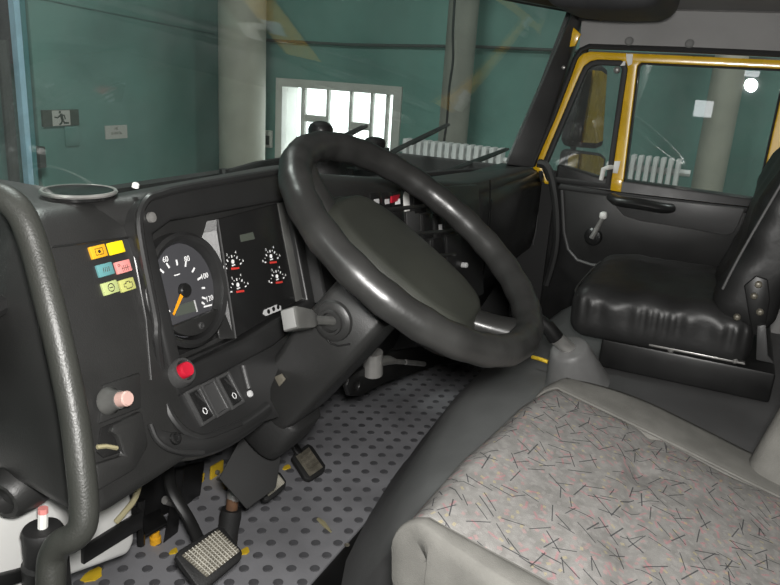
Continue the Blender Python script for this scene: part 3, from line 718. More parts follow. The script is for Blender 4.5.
for lb, u, v in (('40', 154.5, 279), ('60', 165.5, 259.5), ('80', 187, 259), ('100', 204.5, 276.2), ('120', 209.5, 298.7)):
    text('numeral', lb, Dl(u, v, .0006), ex, ey, .0115, 'print_white', spd)
MB().prism([Dl(u, v, .0005) for u, v in ((177, 306), (193.5, 300.5), (196.5, 311), (176, 316.5))], nK, .0005).build('odometer_display', 'lcd', spd, flat=True)
MB().prism([Dl(u, v, .0006) for u, v in ((193.8, 300.3), (195, 300), (198, 311.5), (196.8, 312))], nK, .0005).build('display_edge', 'silver_label', spd, flat=True)
MB().lathe(dl, nK, [(.0105, 0), (.0105, .006), (.009, .008), (.001, .008)], 18).build('needle_hub', 'gloss_black', spd)
a_, b_ = Dl(182, 295, .006), Dl(173.8, 314.8, .006); q = (b_-a_).normalized(); n_ = q.cross(nK)
MB().prism([a_-n_*.0030, b_-n_*.0014, b_+n_*.0014, a_+n_*.0030], nK, .0012).build('needle', 'orange_needle', spd)
# gauge block on the right
GB = .868
gb = [Kp(GB, .751, -.012), Kp(1.052, .754, -.012), Kp(1.052, .584, -.012), Kp(.853, .572, -.012)]
gbl = MB().prism(gb, nK, .034).build('gauge_block', 'gloss_black', dash, bevel=.001)
MB().tube([gb[0]+nK*.001, gb[3]+nK*.001], .0016, 6).build('gauge_edge', 'plastic_grey', gbl)
MB().prism([gb[0]+V((-.0015, 0, 0)), gb[3]+V((-.0015, 0, 0)), gb[3]-nK*.03+V((-.0015, 0, 0)), gb[0]-nK*.03+V((-.03, 0, 0))], V((-1, -.4, 0)), .002).build('gauge_side', 'plastic', gbl)
MB().prism([gb[1]+V((-.022, 0, 0))+nK*.001, gb[1]+nK*.001, gb[2]+nK*.001, gb[2]+V((-.022, 0, 0))+nK*.001], nK, .003).build('gauge_strip', 'stalk_grey', gbl, bevel=.001)
for (u, v) in ((234, 268), (272, 262), (239, 291), (278, 282)):
    c = K(u, v, -.0115); d_ = MB(); nl = MB()
    for k in range(9):
        t = math.radians(170-k*160/8); dd = ex*math.cos(t)+ey*math.sin(t); n_ = dd.cross(nK); wd = .0011 if k % 2 == 0 else .0006; L0 = .0165 if k % 2 == 0 else .0185
        d_.prism([c+nK*.0004+dd*L0-n_*wd, c+nK*.0004+dd*.0205-n_*wd, c+nK*.0004+dd*.0205+n_*wd, c+nK*.0004+dd*L0+n_*wd], nK, .0004)
    d_.lathe(c+ey*.010, nK, [(.0035, 0), (.0035, .0005), (.0022, .0005), (.0022, .0001)], 12)
    d_.prism([c+nK*.0004+ex*a+ey*b for a, b in ((-.004, .0035), (.004, .0035), (.004, .0055), (-.004, .0055))], nK, .0004)
    g = d_.build('gauge_scale', 'print_white', gbl, flat=True)
    nl.prism([c+nK*.003+ex*a+ey*b for a, b in ((-.009, -.0012), (.009, -.0036), (.009, -.0006), (-.009, .0022))], nK, .0012); nl.build('gauge_needle', 'red_needle', g)
    for k, lb in enumerate('0246'):
        t = math.radians(165-k*50); text('numeral', lb, c+(ex*math.cos(t)+ey*math.sin(t))*.0255+nK*.0006, ex, ey, .0058, 'print_white', g)
MB().prism([K(*p, -.0112) for p in ((240, 235), (253, 232), (255, 239), (241, 242))], nK, .0004).build('gauge_display', 'lcd', gbl, flat=True)
lab = MB().prism([K(*p, -.011) for p in ((264, 310), (277, 304.5), (281, 306), (281, 310), (266, 316), (263, 314))], nK, .0006).build('label_plate', 'silver_label', gbl, flat=True)
for u, v in ((268.5, 311.5), (273.5, 309), (278, 307)): MB().lathe(K(u, v, -.0108), nK, [(.004, 0), (.004, .0006), (.0005, .0006)], 12).build('label_hole', 'gloss_black', lab)
# screw caps
MB().lathe(K(147, 187, .0)+V((0, .02, .0)), V((0, -.3, 1)), [(.0048, -.003), (.0048, .0015), (.0035, .003), (.001, .0034)], 14).build('screw_cap', 'white', dash)
MB().lathe(K(150.5, 217.5, .001), nK, [(.0075, 0), (.007, .004), (.001, .005)], 14).build('fascia_screw', 'steel', dash)
# lower switch panel
sp_ = [S(*p) for p in ((158, 352), (161, 380), (164, 397), (170, 413), (180, 428), (190, 434), (201, 436), (240, 420), (268, 402), (266, 372), (258, 344))]
sp_[0] = Kp(.688, .60, .003); sp_[-1] = Kp(.95, .555, .003); sp_.append(Kp(.8, .58, .003))
low = [Kp(.686, .60, .004), Kp(.80, .582, .004), Kp(1.06, .560, .004)]
# panel as loft from cluster bottom to lower edge
def Sp(x, z, o=0): return V((x, .62+(z-.51)*math.tan(math.radians(34)), z))+nS*o
rows = []
for i in range(12):
    f = i/11; r_ = []
    for j in range(10):
        g = j/9; xL = .684; xR = 1.05-.18*min(1, g*1.4)-.0*g
        x = xL+(xR-xL)*f; z = (.568-.01*f)-(.568-.478)*g-.022*f*g
        r_.append(Sp(x, z, .002))
    rows.append(r_)
MB().add(*[(lambda m: (m.v, m.f))(sheet(rows, .012, nS))][0]).build('switch_panel', 'plastic_smooth', dash, smooth=40)
# bullnose under the panel
bn = []
for k in range(14):
    f = k/13; u = 153+(268-153)*f; va = 432+13*math.sin(PI*f*.9)-30*f*f*1.0; 
    a = S(u, va-4, .006); r_ = .05-.015*f
    bn.append([a+V((0, math.sin(t)*-.02+.02*(1-math.cos(t)), -(1-math.cos(t))*r_*.5-math.sin(t)*.012)) for t in (PI*q_/7 for q_ in range(8))]+[a+V((0, .1, -r_)), a+V((0, .1, .0))])
MB().loft(bn).build('lower_edge', 'plastic_smooth', dash, smooth=50)
MB().tube(spline([S(150, 424, .01), S(156, 438, .008), S(166, 447, .008), S(182, 452, .008), S(203, 453, .008)]), .004, 8).build('lower_bead', 'plastic_smooth', dash)
p = S(175, 438.5, .012); MB().lathe(p, nS, [(.0085, 0), (.0085, .003), (.006, .004), (.0045, .001), (.001, .001)], 14).build('panel_screw', 'gloss_black', dash)
p = S(249.5, 394, .003); MB().lathe(p, nS, [(.0055, 0), (.005, .003), (.001, .004)], 14).build('panel_cap', 'silver_label', dash)
MB().tube([S(243, 366, .003), S(249, 389, .003)], .004, 8).build('panel_rib', 'plastic_grey', dash)
# red push switch
p = S(181.5, 372, .021)
rb_ = MB().lathe(p, nS, [(.021, -.02), (.021, .002), (.018, .008), (.0145, .008), (.0125, .002)], 22).build('switch_ring', 'plastic_grey', dash)
MB().lathe(p, nS, [(.0108, 0), (.0108, .012), (.0098, .0145), (.006, .014), (.001, .0138)], 20).build('red_button', 'red', rb_)
# rocker switches
for cu, cv, kind in ((199, 406, 1), (213.5, 398.5, 0), (228.5, 391, 1)):
    c = S(cu, cv, .002)
    def R(a, b, o=0): return c+V((1, 0, 0))*a-dnS*b+nS*o
    f0 = holed([R(-.0155, -.027), R(.0155, -.027), R(.0155, .027), R(-.0155, .027)], [[R(-.0105, -.022), R(.0105, -.022), R(.0105, .022), R(-.0105, .022)]], nS, .008, .006).build('switch_bezel', 'plastic_grey', dash, bevel=.0015)
    if kind:
        MB().loft([[R(-.0102, -.0215, .0), R(.0102, -.0215, .0), R(.0102, .0215, .0), R(-.0102, .0215, .0)], [R(-.0102, -.0215, .007), R(.0102, -.0215, .007), R(.0102, .0, .004), R(-.0102, .0, .004)]]).build('rocker', 'gloss_black', f0, bevel=.001)
        MB().tube([R(.0035*math.cos(t), -.010+.0045*math.sin(t), .0062) for t in (k*PI/6 for k in range(12))], .0005, 4, close=True).build('symbol', 'print_white', f0)
    else: MB().prism([R(-.0102, -.0215, .003), R(.0102, -.0215, .003), R(.0102, .0215, .003), R(-.0102, .0215, .003)], nS, .004).build('blank', 'plastic_grey', f0)
# body of the binnacle and the top deck
secs = []
for k in range(33):
    x = .60+k*(2.42-.60)/32
    def lerp(tab):
        for (a, va), (b, vb) in zip(tab[:-1], tab[1:]):
            if a <= x <= b: return va+(vb-va)*(x-a)/(b-a)
        return tab[-1][1] if x > tab[-1][0] else tab[0][1]
    zt = lerp(((.6, .797), (1.1, .806), (1.25, .775), (1.6, .735), (1.8, .715), (2.42, .70)))
    yf = lerp(((.6, .725), (.69, .725), (.70, .694), (1.08, .694), (1.2, .71), (1.7, .60), (1.78, .59), (1.85, .586), (2.42, .585)))
    yb = wb(x).y-.012
    zb = wb(x).z-.008
    secs.append([V((x, yf+.03, .60)), V((x, yf+.004, zt-.03)), V((x, yf+.006, zt-.012)), V((x, yf+.018, zt-.002)), V((x, yf+.05, zt)), V((x, (yf+yb)/2+.05, (zt+zb)/2+.004)), V((x, yb, zb)), V((x, yb, .60))])
MB().loft(secs).build('top_deck', 'plastic', dash, smooth=50)
# body behind
MB().prism([V((xr-.01, y, z)) for y, z in ((.70, .79), (.66, .60), (.66, .53), (.98, .50), (.98, .70))], (-1, 0, 0), .02).build('binnacle_end', 'plastic', dash, bevel=.004)
MB().prism([V((.70, y, z)) for y, z in ((.72, .79), (.70, .60), (.645, .50), (.67, .47), (1.0, .47), (1.0, .70))], (-1, 0, 0), .33).build('binnacle_body', 'plastic', dash)
# centre switch panel
exC = V((.63, -.15, 0)).normalized(); nC = V((exC.y*math.cos(.14), -exC.x*math.cos(.14), math.sin(.14))); eyC = nC.cross(exC)
if eyC.z < 0: eyC = -eyC
def Cn(u, v, o=0): return onP(u, v, V((1.45, .645, .60))+nC*o, nC)
_c = V((1.45, .645, .60))
MB().prism([_c+exC*a+eyC*b for a, b in ((-.36, .15), (.345, .115), (.36, -.18), (-.36, -.18))], nC, .04).build('centre_panel', 'plastic_smooth', dash, bevel=.006)
MB().prism([V((1.46, .69, .52)), V((1.84, .68, .52)), V((1.84, .80, .20)), V((1.46, .80, .20))], (0, -1, 0), .12).build('lower_console', 'black_metal', dash, bevel=.01)
def swi(u, v, w_, h_, m='gloss_black', sym=None, frame=True):
    c = Cn(u, v, -.001)
    P = lambda a, b, o: c+exC*a+eyC*b+nC*o
    f0 = MB().prism([P(-w_, -h_, .004), P(w_, -h_, .004), P(w_, h_, .004), P(-w_, h_, .004)], nC, .012).build('console_switch', 'plastic' if frame else m, dash, bevel=.002)
    if frame: MB().prism([P(-w_*.8, -h_*.86, .007), P(w_*.8, -h_*.86, .007), P(w_*.8, h_*.86, .007), P(-w_*.8, h_*.86, .007)], nC, .008).build('rocker', m, f0, bevel=.0015)
    if sym: MB().prism([P(-w_*.35, -h_*.3, .0075), P(w_*.35, -h_*.3, .0075), P(w_*.35, h_*.2, .0075), P(-w_*.35, h_*.2, .0075)], nC, .001).build('symbol', sym, f0)
swi(374, 201, .024, .022, sym='silver_label'); swi(384.5, 201, .022, .022, sym='silver_label')
swi(395, 201, .026, .024, sym='print_white')
c = Cn(395, 198.5, .008); MB().box(c, (.02, .002, .007)).build('red_lens', 'red', dash)
swi(405.5, 201.5, .011, .024, m='white', frame=False)
swi(418, 205, .03, .022); swi(397, 222, .024, .03); swi(411, 224, .028, .034, m='plastic_grey'); swi(426, 226, .024, .034); swi(438, 227, .02, .034, sym='silver_label')
swi(437, 248, .03, .03); swi(452, 251, .038, .045, m='plastic_smooth')
MB().lathe(Cn(464, 265, .008), nC, [(.007, -.006), (.007, .008), (.005, .010), (.001, .010)], 14).build('knob', 'silver_label', dash)
for v0, v1 in ((190, 211), (212, 238), (239, 262)):
    a, b = Cn(371, v1, .006), Cn(455, v1-8, .006)
    MB().tube([a, b], .005, 6).build('panel_rail', 'plastic', dash)
MB().lathe(onP(353, 191, (0, .71, .74), V((0, 1, 0))), (0, -1, 0), [(.012, 0), (.012, .01), (.009, .016), (.001, .017)], 14).build('knob', 'plastic_smooth', dash)
# glove box block in front of the passenger
gx0, gx1 = 1.80, 2.455
rg = []
for x, s_ in ((gx0, .02), (gx0+.012, .006), (gx0+.03, 0), (2.1, 0), (gx1-.01, 0), (gx1, .01)):
    pts = [(.585+s_, .42), (.572+s_, .50), (.572+s_, .64), (.578+s_, .668), (.595+s_, .688-s_*.6), (.64, .698-s_*.6), (.72, .70-s_), (.72, .36), (.66, .36)]
    rg.append([V((x, y, z)) for y, z in pts])
MB().loft(rg).build('glove_box', 'plastic_smooth', dash, smooth=50)
MB().tube([V((gx0+.07, .5695, z)) for z in (.665, .6, .5, .44)], .0022, 6).build('lid_gap', 'gloss_black', dash)
MB().tube([onY(u, v, .5695) for u, v in ((490, 180), (490, 225), (488, 260))], .002, 6).build('lid_gap', 'gloss_black', dash)
MB().prism([onY(u, v, .566) for u, v in ((540, 171), (543, 171), (545, 182), (542, 182))], (0, -1, 0), .006).build('lid_latch', 'plastic_grey', dash, bevel=.001)
MB().tube([onY(u, v, .568) for u, v in ((538, 215), (536, 230), (533, 245))], .002, 6).build('lid_edge', 'plastic_grey', dash)
MB().prism([V((1.80, .60, .44)), V((2.42, .60, .44)), V((2.42, .74, .16)), V((1.80, .74, .16))], (0, -1, 0), .2).build('under_panel', 'black_metal', dash, bevel=.01)

# ================================================================== STEERING WHEEL AND COLUMN
WC = V((.985, .407, .737)); WN = V((.022, -.577, .817)).normalized()
E1 = (V((1, 0, 0))-WN*WN.x).normalized(); E2 = WN.cross(E1)
def W(a, b, o=0): return WC+E1*a+E2*b+WN*o
wheel = thing('steering_wheel', 'large black two spoke steering wheel with an oblong centre pad', 'steering wheel', W(0, 0, -.06))
RR, rr = .2160, .0232
nseg = 96
MB().tube([W(RR*math.cos(t), RR*math.sin(t)) for t in (2*PI*k/nseg for k in range(nseg))], [rr+.0009*math.cos(k*2*PI/nseg*24) for k in range(nseg)], 16, close=True).build('rim', 'wheel_skin', wheel, smooth=70)
ang = math.radians(7)
def Wp(a, b, o): return W(a*math.cos(ang)-b*math.sin(ang), a*math.sin(ang)+b*math.cos(ang), o)
def oblong(hx, hy, ex=3.2, n=44, cx=0, cy=0):
    out = []
    for k in range(n):
        t = 2*PI*k/n; c, s_ = math.cos(t), math.sin(t)
        out.append((cx+hx*math.copysign(abs(c)**(2/ex), c), cy+hy*math.copysign(abs(s_)**(2/ex), s_)))
    return out
def padrings(levels, hx, hy, cy=0): return [[Wp(a, b, o) for a, b in oblong(hx*f-d, hy*f-d, cy=cy)] for f, d, o in levels]
MB().loft(padrings([(1, -.004, -.066), (1, -.003, -.048), (1, 0, -.042), (1, .013, -.0265), (1, .017, -.0245), (1, .024, -.0238), (.6, .01, -.022), (.2, 0, -.0215)], .098, .147, -.006)).build('centre_pad', 'pad_skin', wheel, smooth=60)
MB().loft(padrings([(1, -.004, -.075), (1, -.004, -.052), (1, 0, -.048)], .110, .153, -.006)).build('pad_skirt', 'wheel_skin', wheel, smooth=60)
for s_ in (1, -1):
    rg = []
    for k in range(9):
        f = k/8; b = (.10+(.215-.10)*f)*s_; o = -.055+.055*f**1.5; hw = .034-.010*math.sin(PI*f*.8)+.006*f*f; th = .016
        a0 = (-.030-.028*f) if s_ > 0 else .008+.012*f
        rg.append([Wp(a0+hw*math.copysign(abs(math.cos(t))**.6, math.cos(t)), b, o+th*math.sin(t)) for t in (2*PI*q/14 for q in range(14))])
    MB().loft(rg).build('spoke', 'wheel_skin', wheel, smooth=60)
MB().lathe(W(0, 0, -.12), WN, [(.045, 0), (.05, .03), (.06, .06)], 24).build('hub', 'wheel_skin', wheel)

col = thing('steering_column', 'black steering column shroud with stalk, running down to the floor', 'steering column', W(0, 0, -.5))
N2 = E1.cross(WN)            # points towards the driver side of the column
if N2.y > 0: N2 = -N2
def Q(x, t, y): return WC+E1*x-WN*t+N2*y
def crect(t, hx, y0, y1, r=.014):
    out = []
    for sx, yy, a0 in ((1, y1, 0), (-1, y1, PI/2), (-1, y0, PI), (1, y0, 3*PI/2)):
        cx_ = sx*(hx-r); cy_ = yy+(-r if yy == y1 else r)
        for k in range(4):
            t_ = a0+PI/2*k/3; out.append(Q(cx_+r*math.cos(t_), t, cy_+r*math.sin(t_)))
    return out
MB().loft([crect(t, hx, y0, y1) for t, hx, y0, y1 in ((.115, .052, -.045, .05), (.12, .056, -.05, .055), (.22, .06, -.055, .055), (.36, .057, -.05, .05), (.395, .054, -.046, .045), (.41, .047, -.04, .035))]).build('shroud', 'plastic', col, smooth=40)
MB().loft([crect(t, hx, y0, y1, .02) for t, hx, y0, y1 in ((.385, .047, -.03, .058), (.39, .05, -.035, .062), (.44, .05, -.035, .066), (.475, .045, -.03, .06), (.49, .035, -.02, .045))]).build('lower_boot', 'rubber', col, smooth=60)
# shroud joint and key boss on the driver's left face
XF = WC.x-.058
def onF(u, v, o=0): n = -E1; return onP(u, v, WC-E1*(.059+o), n)
MB().tube([onF(318, 328, .001), onF(330, 343, .001), onF(338, 346, .001), onF(350, 344, .001)], .0016, 6).build('joint', 'gloss_black', col)
ig = onF(333, 321)
MB().lathe(ig, -E1, [(.034, -.004), (.032, .004), (.026, .008), (.021, .008), (.020, .012), (.016, .012), (.014, .004), (.001, .004)], 26).build('stalk_boss', 'plastic', col)
tip = onP(289, 319, ig-E1*.105, E1)
MB().tube([ig-E1*.0, ig+(tip-ig)*.35, ig+(tip-ig)*.55], [.008, .007, .009], 10).build('stalk_stem', 'stalk_grey', col)
dS = (tip-ig).normalized(); aS = dS.cross(WN).normalized(); bS = aS.cross(dS)
aS, bS = (aS*math.cos(.5)+bS*math.sin(.5)), (bS*math.cos(.5)-aS*math.sin(.5))
def blk(f, h, h2): c = ig+(tip-ig)*f; return [c+aS*sx*h+bS*sy*h2 for sx, sy in ((-1, -1), (1, -1), (1, 1), (-1, 1))]
hd_ = MB().loft([blk(.45, .008, .007), blk(.6, .014, .011), blk(.95, .0165, .0135), blk(1.0, .016, .013)]).build('stalk_handle', 'stalk_grey', col, bevel=.002)
MB().loft([blk(1.0, .0145, .0115), blk(1.02, .014, .011)]).build('stalk_end', 'stalk_lit', hd_, bevel=.001)
# bracket scraps between column and dash, flap and lower shaft
MB().prism([onF(u, v, .004) for u, v in ((274, 377), (281, 374), (285, 380), (279, 387))], -E1, .004).build('bracket_tab', 'worn_steel', col, bevel=.001)
fl_n = V((-.45, -.62, .55)).normalized(); fc = Q(-.03, .545, .055)
MB().prism([onP(u, v, fc, fl_n) for u, v in ((241, 438), (262, 428), (283, 446), (276, 488), (247, 509), (219, 478))], fl_n, .005).build('flap', 'flap', col, bevel=.0015)
sh0 = onP(233, 496, V((1.02, .80, 0)), V((0, 1, 0))); shb = onZ(224, 552, .008)
sh0 = V((shb.x+.02, shb.y+.0, onY(233, 494, shb.y).z))
top_ = onY(234, 494, shb.y); mid = onY(231, 514, shb.y)
MB().tube([onY(240, 470, shb.y), top_, onY(233, 500, shb.y)], [.012, .015, .013], 12).build('shaft_head', 'steel', col)
MB().tube([onY(233, 498, shb.y), mid], .0125, 12).build('shaft', 'rust', col)
MB().tube([onY(231.5, 509, shb.y), onY(230.5, 516, shb.y), onY(228.5, 530, shb.y), shb], [.021, .0225, .021, .026], 16).build('shaft_boot', 'rubber', col)

# ================================================================== PEDALS
def pedal(label, cpx, z, n, pad, tread, arm, name='pedal', ribs=0, lat=True):
    n = V(n).normalized(); c = onZ(*cpx, z); P = lambda u, v, o=0: onP(u, v, c+n*o, n)
    t = thing(name, label, 'pedal', c-V((0, 0, .03)), 'pedals')
    MB().prism([P(*p) for p in pad], n, .014).build('pad', 'rubber', t, bevel=.004)
    MB().prism([P(*p, .002) for p in tread], n, .004).build('tread_plate', 'worn_steel', t, bevel=.001)
    q = [P(*p, .0025) for p in tread]; lt_ = MB()
    if lat:
        for k in range(1, 11):
            f = k/11
            a, b = q[0]+(q[1]-q[0])*f, q[3]+(q[2]-q[3])*f; lt_.tube([a, b], .0013, 4)
            a, b = q[0]+(q[3]-q[0])*f, q[1]+(q[2]-q[1])*f; lt_.tube([a, b], .0013, 4)
        lt_.build('tread_lattice', 'tread', t)
    for k in range(ribs):
        f = (k+1)/(ribs+1); a, b = q[0]+(q[3]-q[0])*f, q[1]+(q[2]-q[1])*f
        MB().tube([a+(b-a)*.12, a+(b-a)*.88], .0045, 6).build('rib', 'worn_steel', t)
    if arm: MB().tube(spline([c-n*.014]+arm(c)), .011, 10, flat=.6).build('arm', 'black_metal', t)
    return t
pedal('clutch pedal with a square lattice tread, nearest the white tank', (209, 553), .17, (-.12, -.5, .85), ((175, 556), (180, 549), (218, 526), (224, 527), (243, 551), (242, 558), (205, 590), (199, 589)),
      ((182, 555), (218, 529), (240, 551), (207, 577)), lambda c: [onY(190, 521, c.y+.07), onY(172, 490, c.y+.12), onY(168, 462, c.y+.16)])
pedal('small brake pedal with a square lattice tread beside the column flap', (273, 485), .13, (-.1, -.55, .82), ((257, 487), (260, 482), (276, 471), (281, 472), (287, 481), (286, 487), (270, 500), (265, 500)),
      ((262, 487), (278, 474), (285, 483), (269, 496)), lambda c: [c+V((0, .05, .06)), c+V((0, .10, .18)), c+V((0, .13, .28))])
pedal('ribbed accelerator pedal flat near the studded floor', (310, 461), .045, (-.1, -.45, .88), ((292, 457), (295, 452), (308, 443), (313, 446), (326, 465), (325, 471), (311, 480), (305, 478)),
      ((296, 456), (309, 447), (323, 467), (310, 476)), lambda c: [c+V((0, .06, .05)), c+V((-.01, .1, .16)), c+V((-.02, .13, .26))], ribs=4, lat=False)
# pedal bracket, yellow bits
pb = thing('pedal_bracket', 'black steel pedal bracket standing behind the clutch pedal', 'bracket', onZ(165, 540, .01))
def PB(u, v, y=.93): return onY(u, v, y)
MB().prism([PB(176, 470), PB(184, 470), PB(176, 548), PB(162, 549)], (-1, -.6, 0), .01).build('web_plate', 'black_metal', pb, bevel=.002)
MB().prism([PB(140, 478, .98), PB(205, 462, .98), PB(200, 500, .98), PB(140, 525, .98)], (0, -1, 0), .01).build('back_plate', 'black_metal', pb, bevel=.002)
bpz = .09
MB().prism([onZ(u, v, bpz) for u, v in ((141, 517), (160, 508), (168, 522), (145, 535))], (0, 0, 1), .008).build('foot_plate', 'black_metal', pb, bevel=.002)
MB().tube([onY(141, 500, .95), onY(141, 545, .95)], .008, 8).build('leg', 'black_metal', pb)
MB().tube([PB(165, 500, .93), PB(175, 503, .93)], .009, 8).build('bolt', 'steel', pb)
p = onZ(155.5, 541, .012); MB().lathe(p, (0, 0, 1), [(.012, -.004), (.012, .01), (.009, .012), (.009, .024), (.001, .026)], 12).build('cap', 'amber', pb)
ys = thing('yellow_bracket', 'bright yellow painted bracket showing under the dashboard', 'bracket', onY(208, 488, 1.02))
MB().prism([onY(u, v, 1.0) for u, v in ((212, 467), (224, 460), (223, 476), (211, 485))], (0, -1, 0), .006).build('plate', 'yellow_matt', ys, bevel=.001)
MB().prism([onY(u, v, 1.0) for u, v in ((197, 482), (202, 474), (205, 473), (204, 481), (199, 486))], (0, -1, 0), .006).build('plate', 'yellow_matt', ys, bevel=.001)
MB().lathe(onY(216.5, 472, .995), (0, -1, 0), [(.006, 0), (.006, .006), (.001, .007)], 8).build('bolt', 'worn_steel', ys)
for u, v, w_, words in ((287, 468, .012, 'beside the brake pedal'), (174, 552, .010, 'left of the clutch pedal'), (93, 576, .022, 'below the white tank'), (245, 552, .012, 'right of the clutch pedal')):
    p = onZ(u, v, .0085)
    tag(MB().prism([p+V((w_*math.cos(t)*(1+.3*math.sin(3*t)), w_*.7*math.sin(t), .003)) for t in (2*PI*k/10 for k in range(10))], (0, 0, 1), .003).build('paint_chip', 'yellow_matt'), 'yellow paint chip on the floor mat '+words, 'paint chip', 'yellow chips on the floor mat')

# ================================================================== GRAB HANDLE, TANK, PUMP
hpx = [(-40, 205, 0.796), (-18, 196, 0.783), (0, 197, 0.774), (14, 205, 0.768), (25, 221, 0.766), (36, 252, 0.766), (45, 286, 0.763), (55, 326, 0.761), (65, 370, 0.761), (74, 415, 0.761), (80, 460, 0.759), (84, 500, 0.758), (83, 524, 0.757), (74, 537, 0.757), (61, 543, 0.761), (53, 556, 0.766), (51, 580, 0.766), (51, 620, 0.766)]
gh = thing('grab_handle', 'long black grab handle on the driver side windshield pillar', 'grab handle', atD(51, 600, .765))
gp = spline([atD(u, v, d) for u, v, d in hpx], 5)
MB().tube(gp, [.0152]*len(gp), 14).build('bar', 'handle_skin', gh, smooth=80)
e0 = atD(-40, 205, .7965); MB().lathe(e0, V((-.5, .8, 0)), [(.03, -.004), (.03, .008), (.018, .014)], 16).build('mount', 'rubber', gh)
tk = thing('washer_tank', 'white plastic washer tank strapped under the left of the dashboard', 'tank', (.64, .95, .01))
def tkf(p):
    q = p.copy()
    q.x += .012*math.sin(p.z*14); q.y += -.01*math.cos(p.x*14) if p.y < 0 else 0
    return q
cR = onY(134, 510, .83); cR2 = onY(-10, 560, .83)
MB().prism([onY(u, v, .80) for u, v in ((-40, 490), (40, 478), (128, 466), (134, 500), (137, 540), (130, 556), (100, 567), (70, 578), (20, 606), (-40, 630))], (0, -1, 0), .16).build('body', 'tank', tk, bevel=.03, seg=5, smooth=80)
st = [onY(u, v, .792) for u, v in ((84, 548), (143, 511), (143, 528), (84, 565))]
MB().prism(st, (0, -1, 0), .008).build('strap', 'black_metal', tk, bevel=.002)
MB().prism([st[1], st[1]+V((.008, .15, .02)), st[2]+V((.008, .15, .02)), st[2]], (1, -.1, 0), .006).build('strap', 'black_metal', tk)
tag(MB().tube(spline([onY(140, 468, .778), onY(139, 485, .778), onY(134, 500, .778), onY(124, 513, .778), onY(116, 522, .784)]), .005, 8).build('washer_hose', 'hose'), 'thin olive washer hose running down in front of the tank', 'hose')
pm = thing('washer_pump', 'black cylinder pump with a pale tube in front of the tank', 'pump', onY(42, 590, .74)-V((0, 0, .3)))
a, b = onY(42, 527, .74), onY(40, 600, .74); ax = (a-V((a.x, a.y, 0))).normalized()
MB().lathe((a.x, a.y, .005), (0, 0, 1), [(.03, 0), (.03, a.z-.06), (.026, a.z-.055), (.026, a.z-.02), (.027, a.z-.012), (.024, a.z-.006), (.012, a.z-.006)], 20).build('body', 'rubber', pm)
MB().tube([a-V((0, 0, .01)), onY(43, 513, .74)], .0065, 10).build('tube', 'white', pm)
MB().tube([onY(43, 513, .74), onY(43, 508, .74)], .0066, 10).build('red_band', 'lamp_pink', pm)
MB().prism([onY(u, v, .76) for u, v in ((-5, 578), (52, 563), (52, 572), (-5, 592))], (0, -1, 0), .012).build('clamp', 'black_metal', pm, bevel=.002)

# ================================================================== DRIVER SEAT
ds = thing('driver_seat', 'grey fabric driver seat with scattered dark dashes and pink flecks', 'seat', (.93, .0, .276))
XN, XSN, XSF, XFF = .648, .694, 1.160, 1.295
def zt(y): return .468+.24*(y-.2)
prof = []
for k in range(70): y = -.33+k*(.565/69); prof.append((y, zt(y)+.004*math.sin((y+.3)*6), 0, 1))
for k in range(1, 9):
    t = (PI/2)*k/8*1.15; r_ = .05; y0, z0 = .235, zt(.235)-.05
    prof.append((y0+r_*math.sin(t), z0+r_*math.cos(t)+.004, math.sin(t), math.cos(t)))
y_, z_, _, _ = prof[-1]; prof += [(y_-.002, z_-.03, 1, -.1), (y_-.012, z_-.07, 1, -.2)]
def crease(x, y, nz):
    if nz < .5: return 0
    d = .008*math.exp(-((y-.045-.02*math.sin(x*7))/.014)**2)
    for tx, ty in ((1.02, .05), (.83, .055)): d += .010*math.exp(-(((x-tx)/.04)**2+((y-ty)/.024)**2))
    d -= .006*noise.noise(V((x*9, y*9, 3)))
    return -d
def skew(x, y): return y-.05*(x-.69)/.5*max(0, min(1, (y+.1)/.36))
def edge_in(y): return min(.7, .7*max(0, (y-.06)/.21)**2) if y > .06 else 0
def seatpart(name, m, xs, hf, lab=None):
    rings = []
    for (y, z, ny, nz) in prof:
        top = []
        for i, x in enumerate(xs):
            h = hf(x)+crease(x, y, nz)
            top.append(V((x, skew(x, y)+ny*h, z+nz*h)))
        bot = [V((p.x, p.y-ny*.05, max(.292, p.z-.05*nz))) for p in top[::-1]]
        rings.append(top+bot)
    return MB().loft(rings).build(name, m, ds, smooth=70)
n_i = 64
xs = [XSN+(XSF-XSN)*k/n_i for k in range(n_i+1)]
def hi(x): f = (x-XSN)/(XSF-XSN); return .012*math.sin(PI*f)**.5-.004
seatpart('cushion_insert', 'seat_pattern', xs, hi)
def bol(name, x0, x1, outer_low):
    rings = []
    for (y, z, ny, nz) in prof:
        xo = x1+(x0-x1)*edge_in(y); ring_ = []
        for k in range(13):
            t = PI*k/12*.94; f = (1-math.cos(t))/2; x = x0+(xo-x0)*f; h = .006*math.sin(t)-.004*f-(.06*(max(0, f-.8)/.2)**1.6)
            ring_.append(V((x, skew(x, y)+ny*h, z+nz*h)))
        ring_ += [V((xo, skew(xo, y)-ny*.09, z-.10*nz)), V((x0+(xo-x0)*.1, skew(x0, y)-ny*.09, z-.10*nz))]
        for p in ring_: p.z = max(p.z, .292)
        rings.append(ring_)
    return MB().loft(rings).build(name, 'grey_fabric', ds, smooth=70)
bol('far_bolster', XSF, XFF, 0); bol('near_bolster', XSN, XN, 0)
for x, lo_ in ((XSF, 1), (XSN, 0)):
    pts = []
    for (y, z, ny, nz) in prof[:76]:
        pts.append(V((x, skew(x, y)-ny*.001, z-nz*.0005)))
    MB().tube(pts, .0028, 6).build('piping', 'grey_fabric', ds)
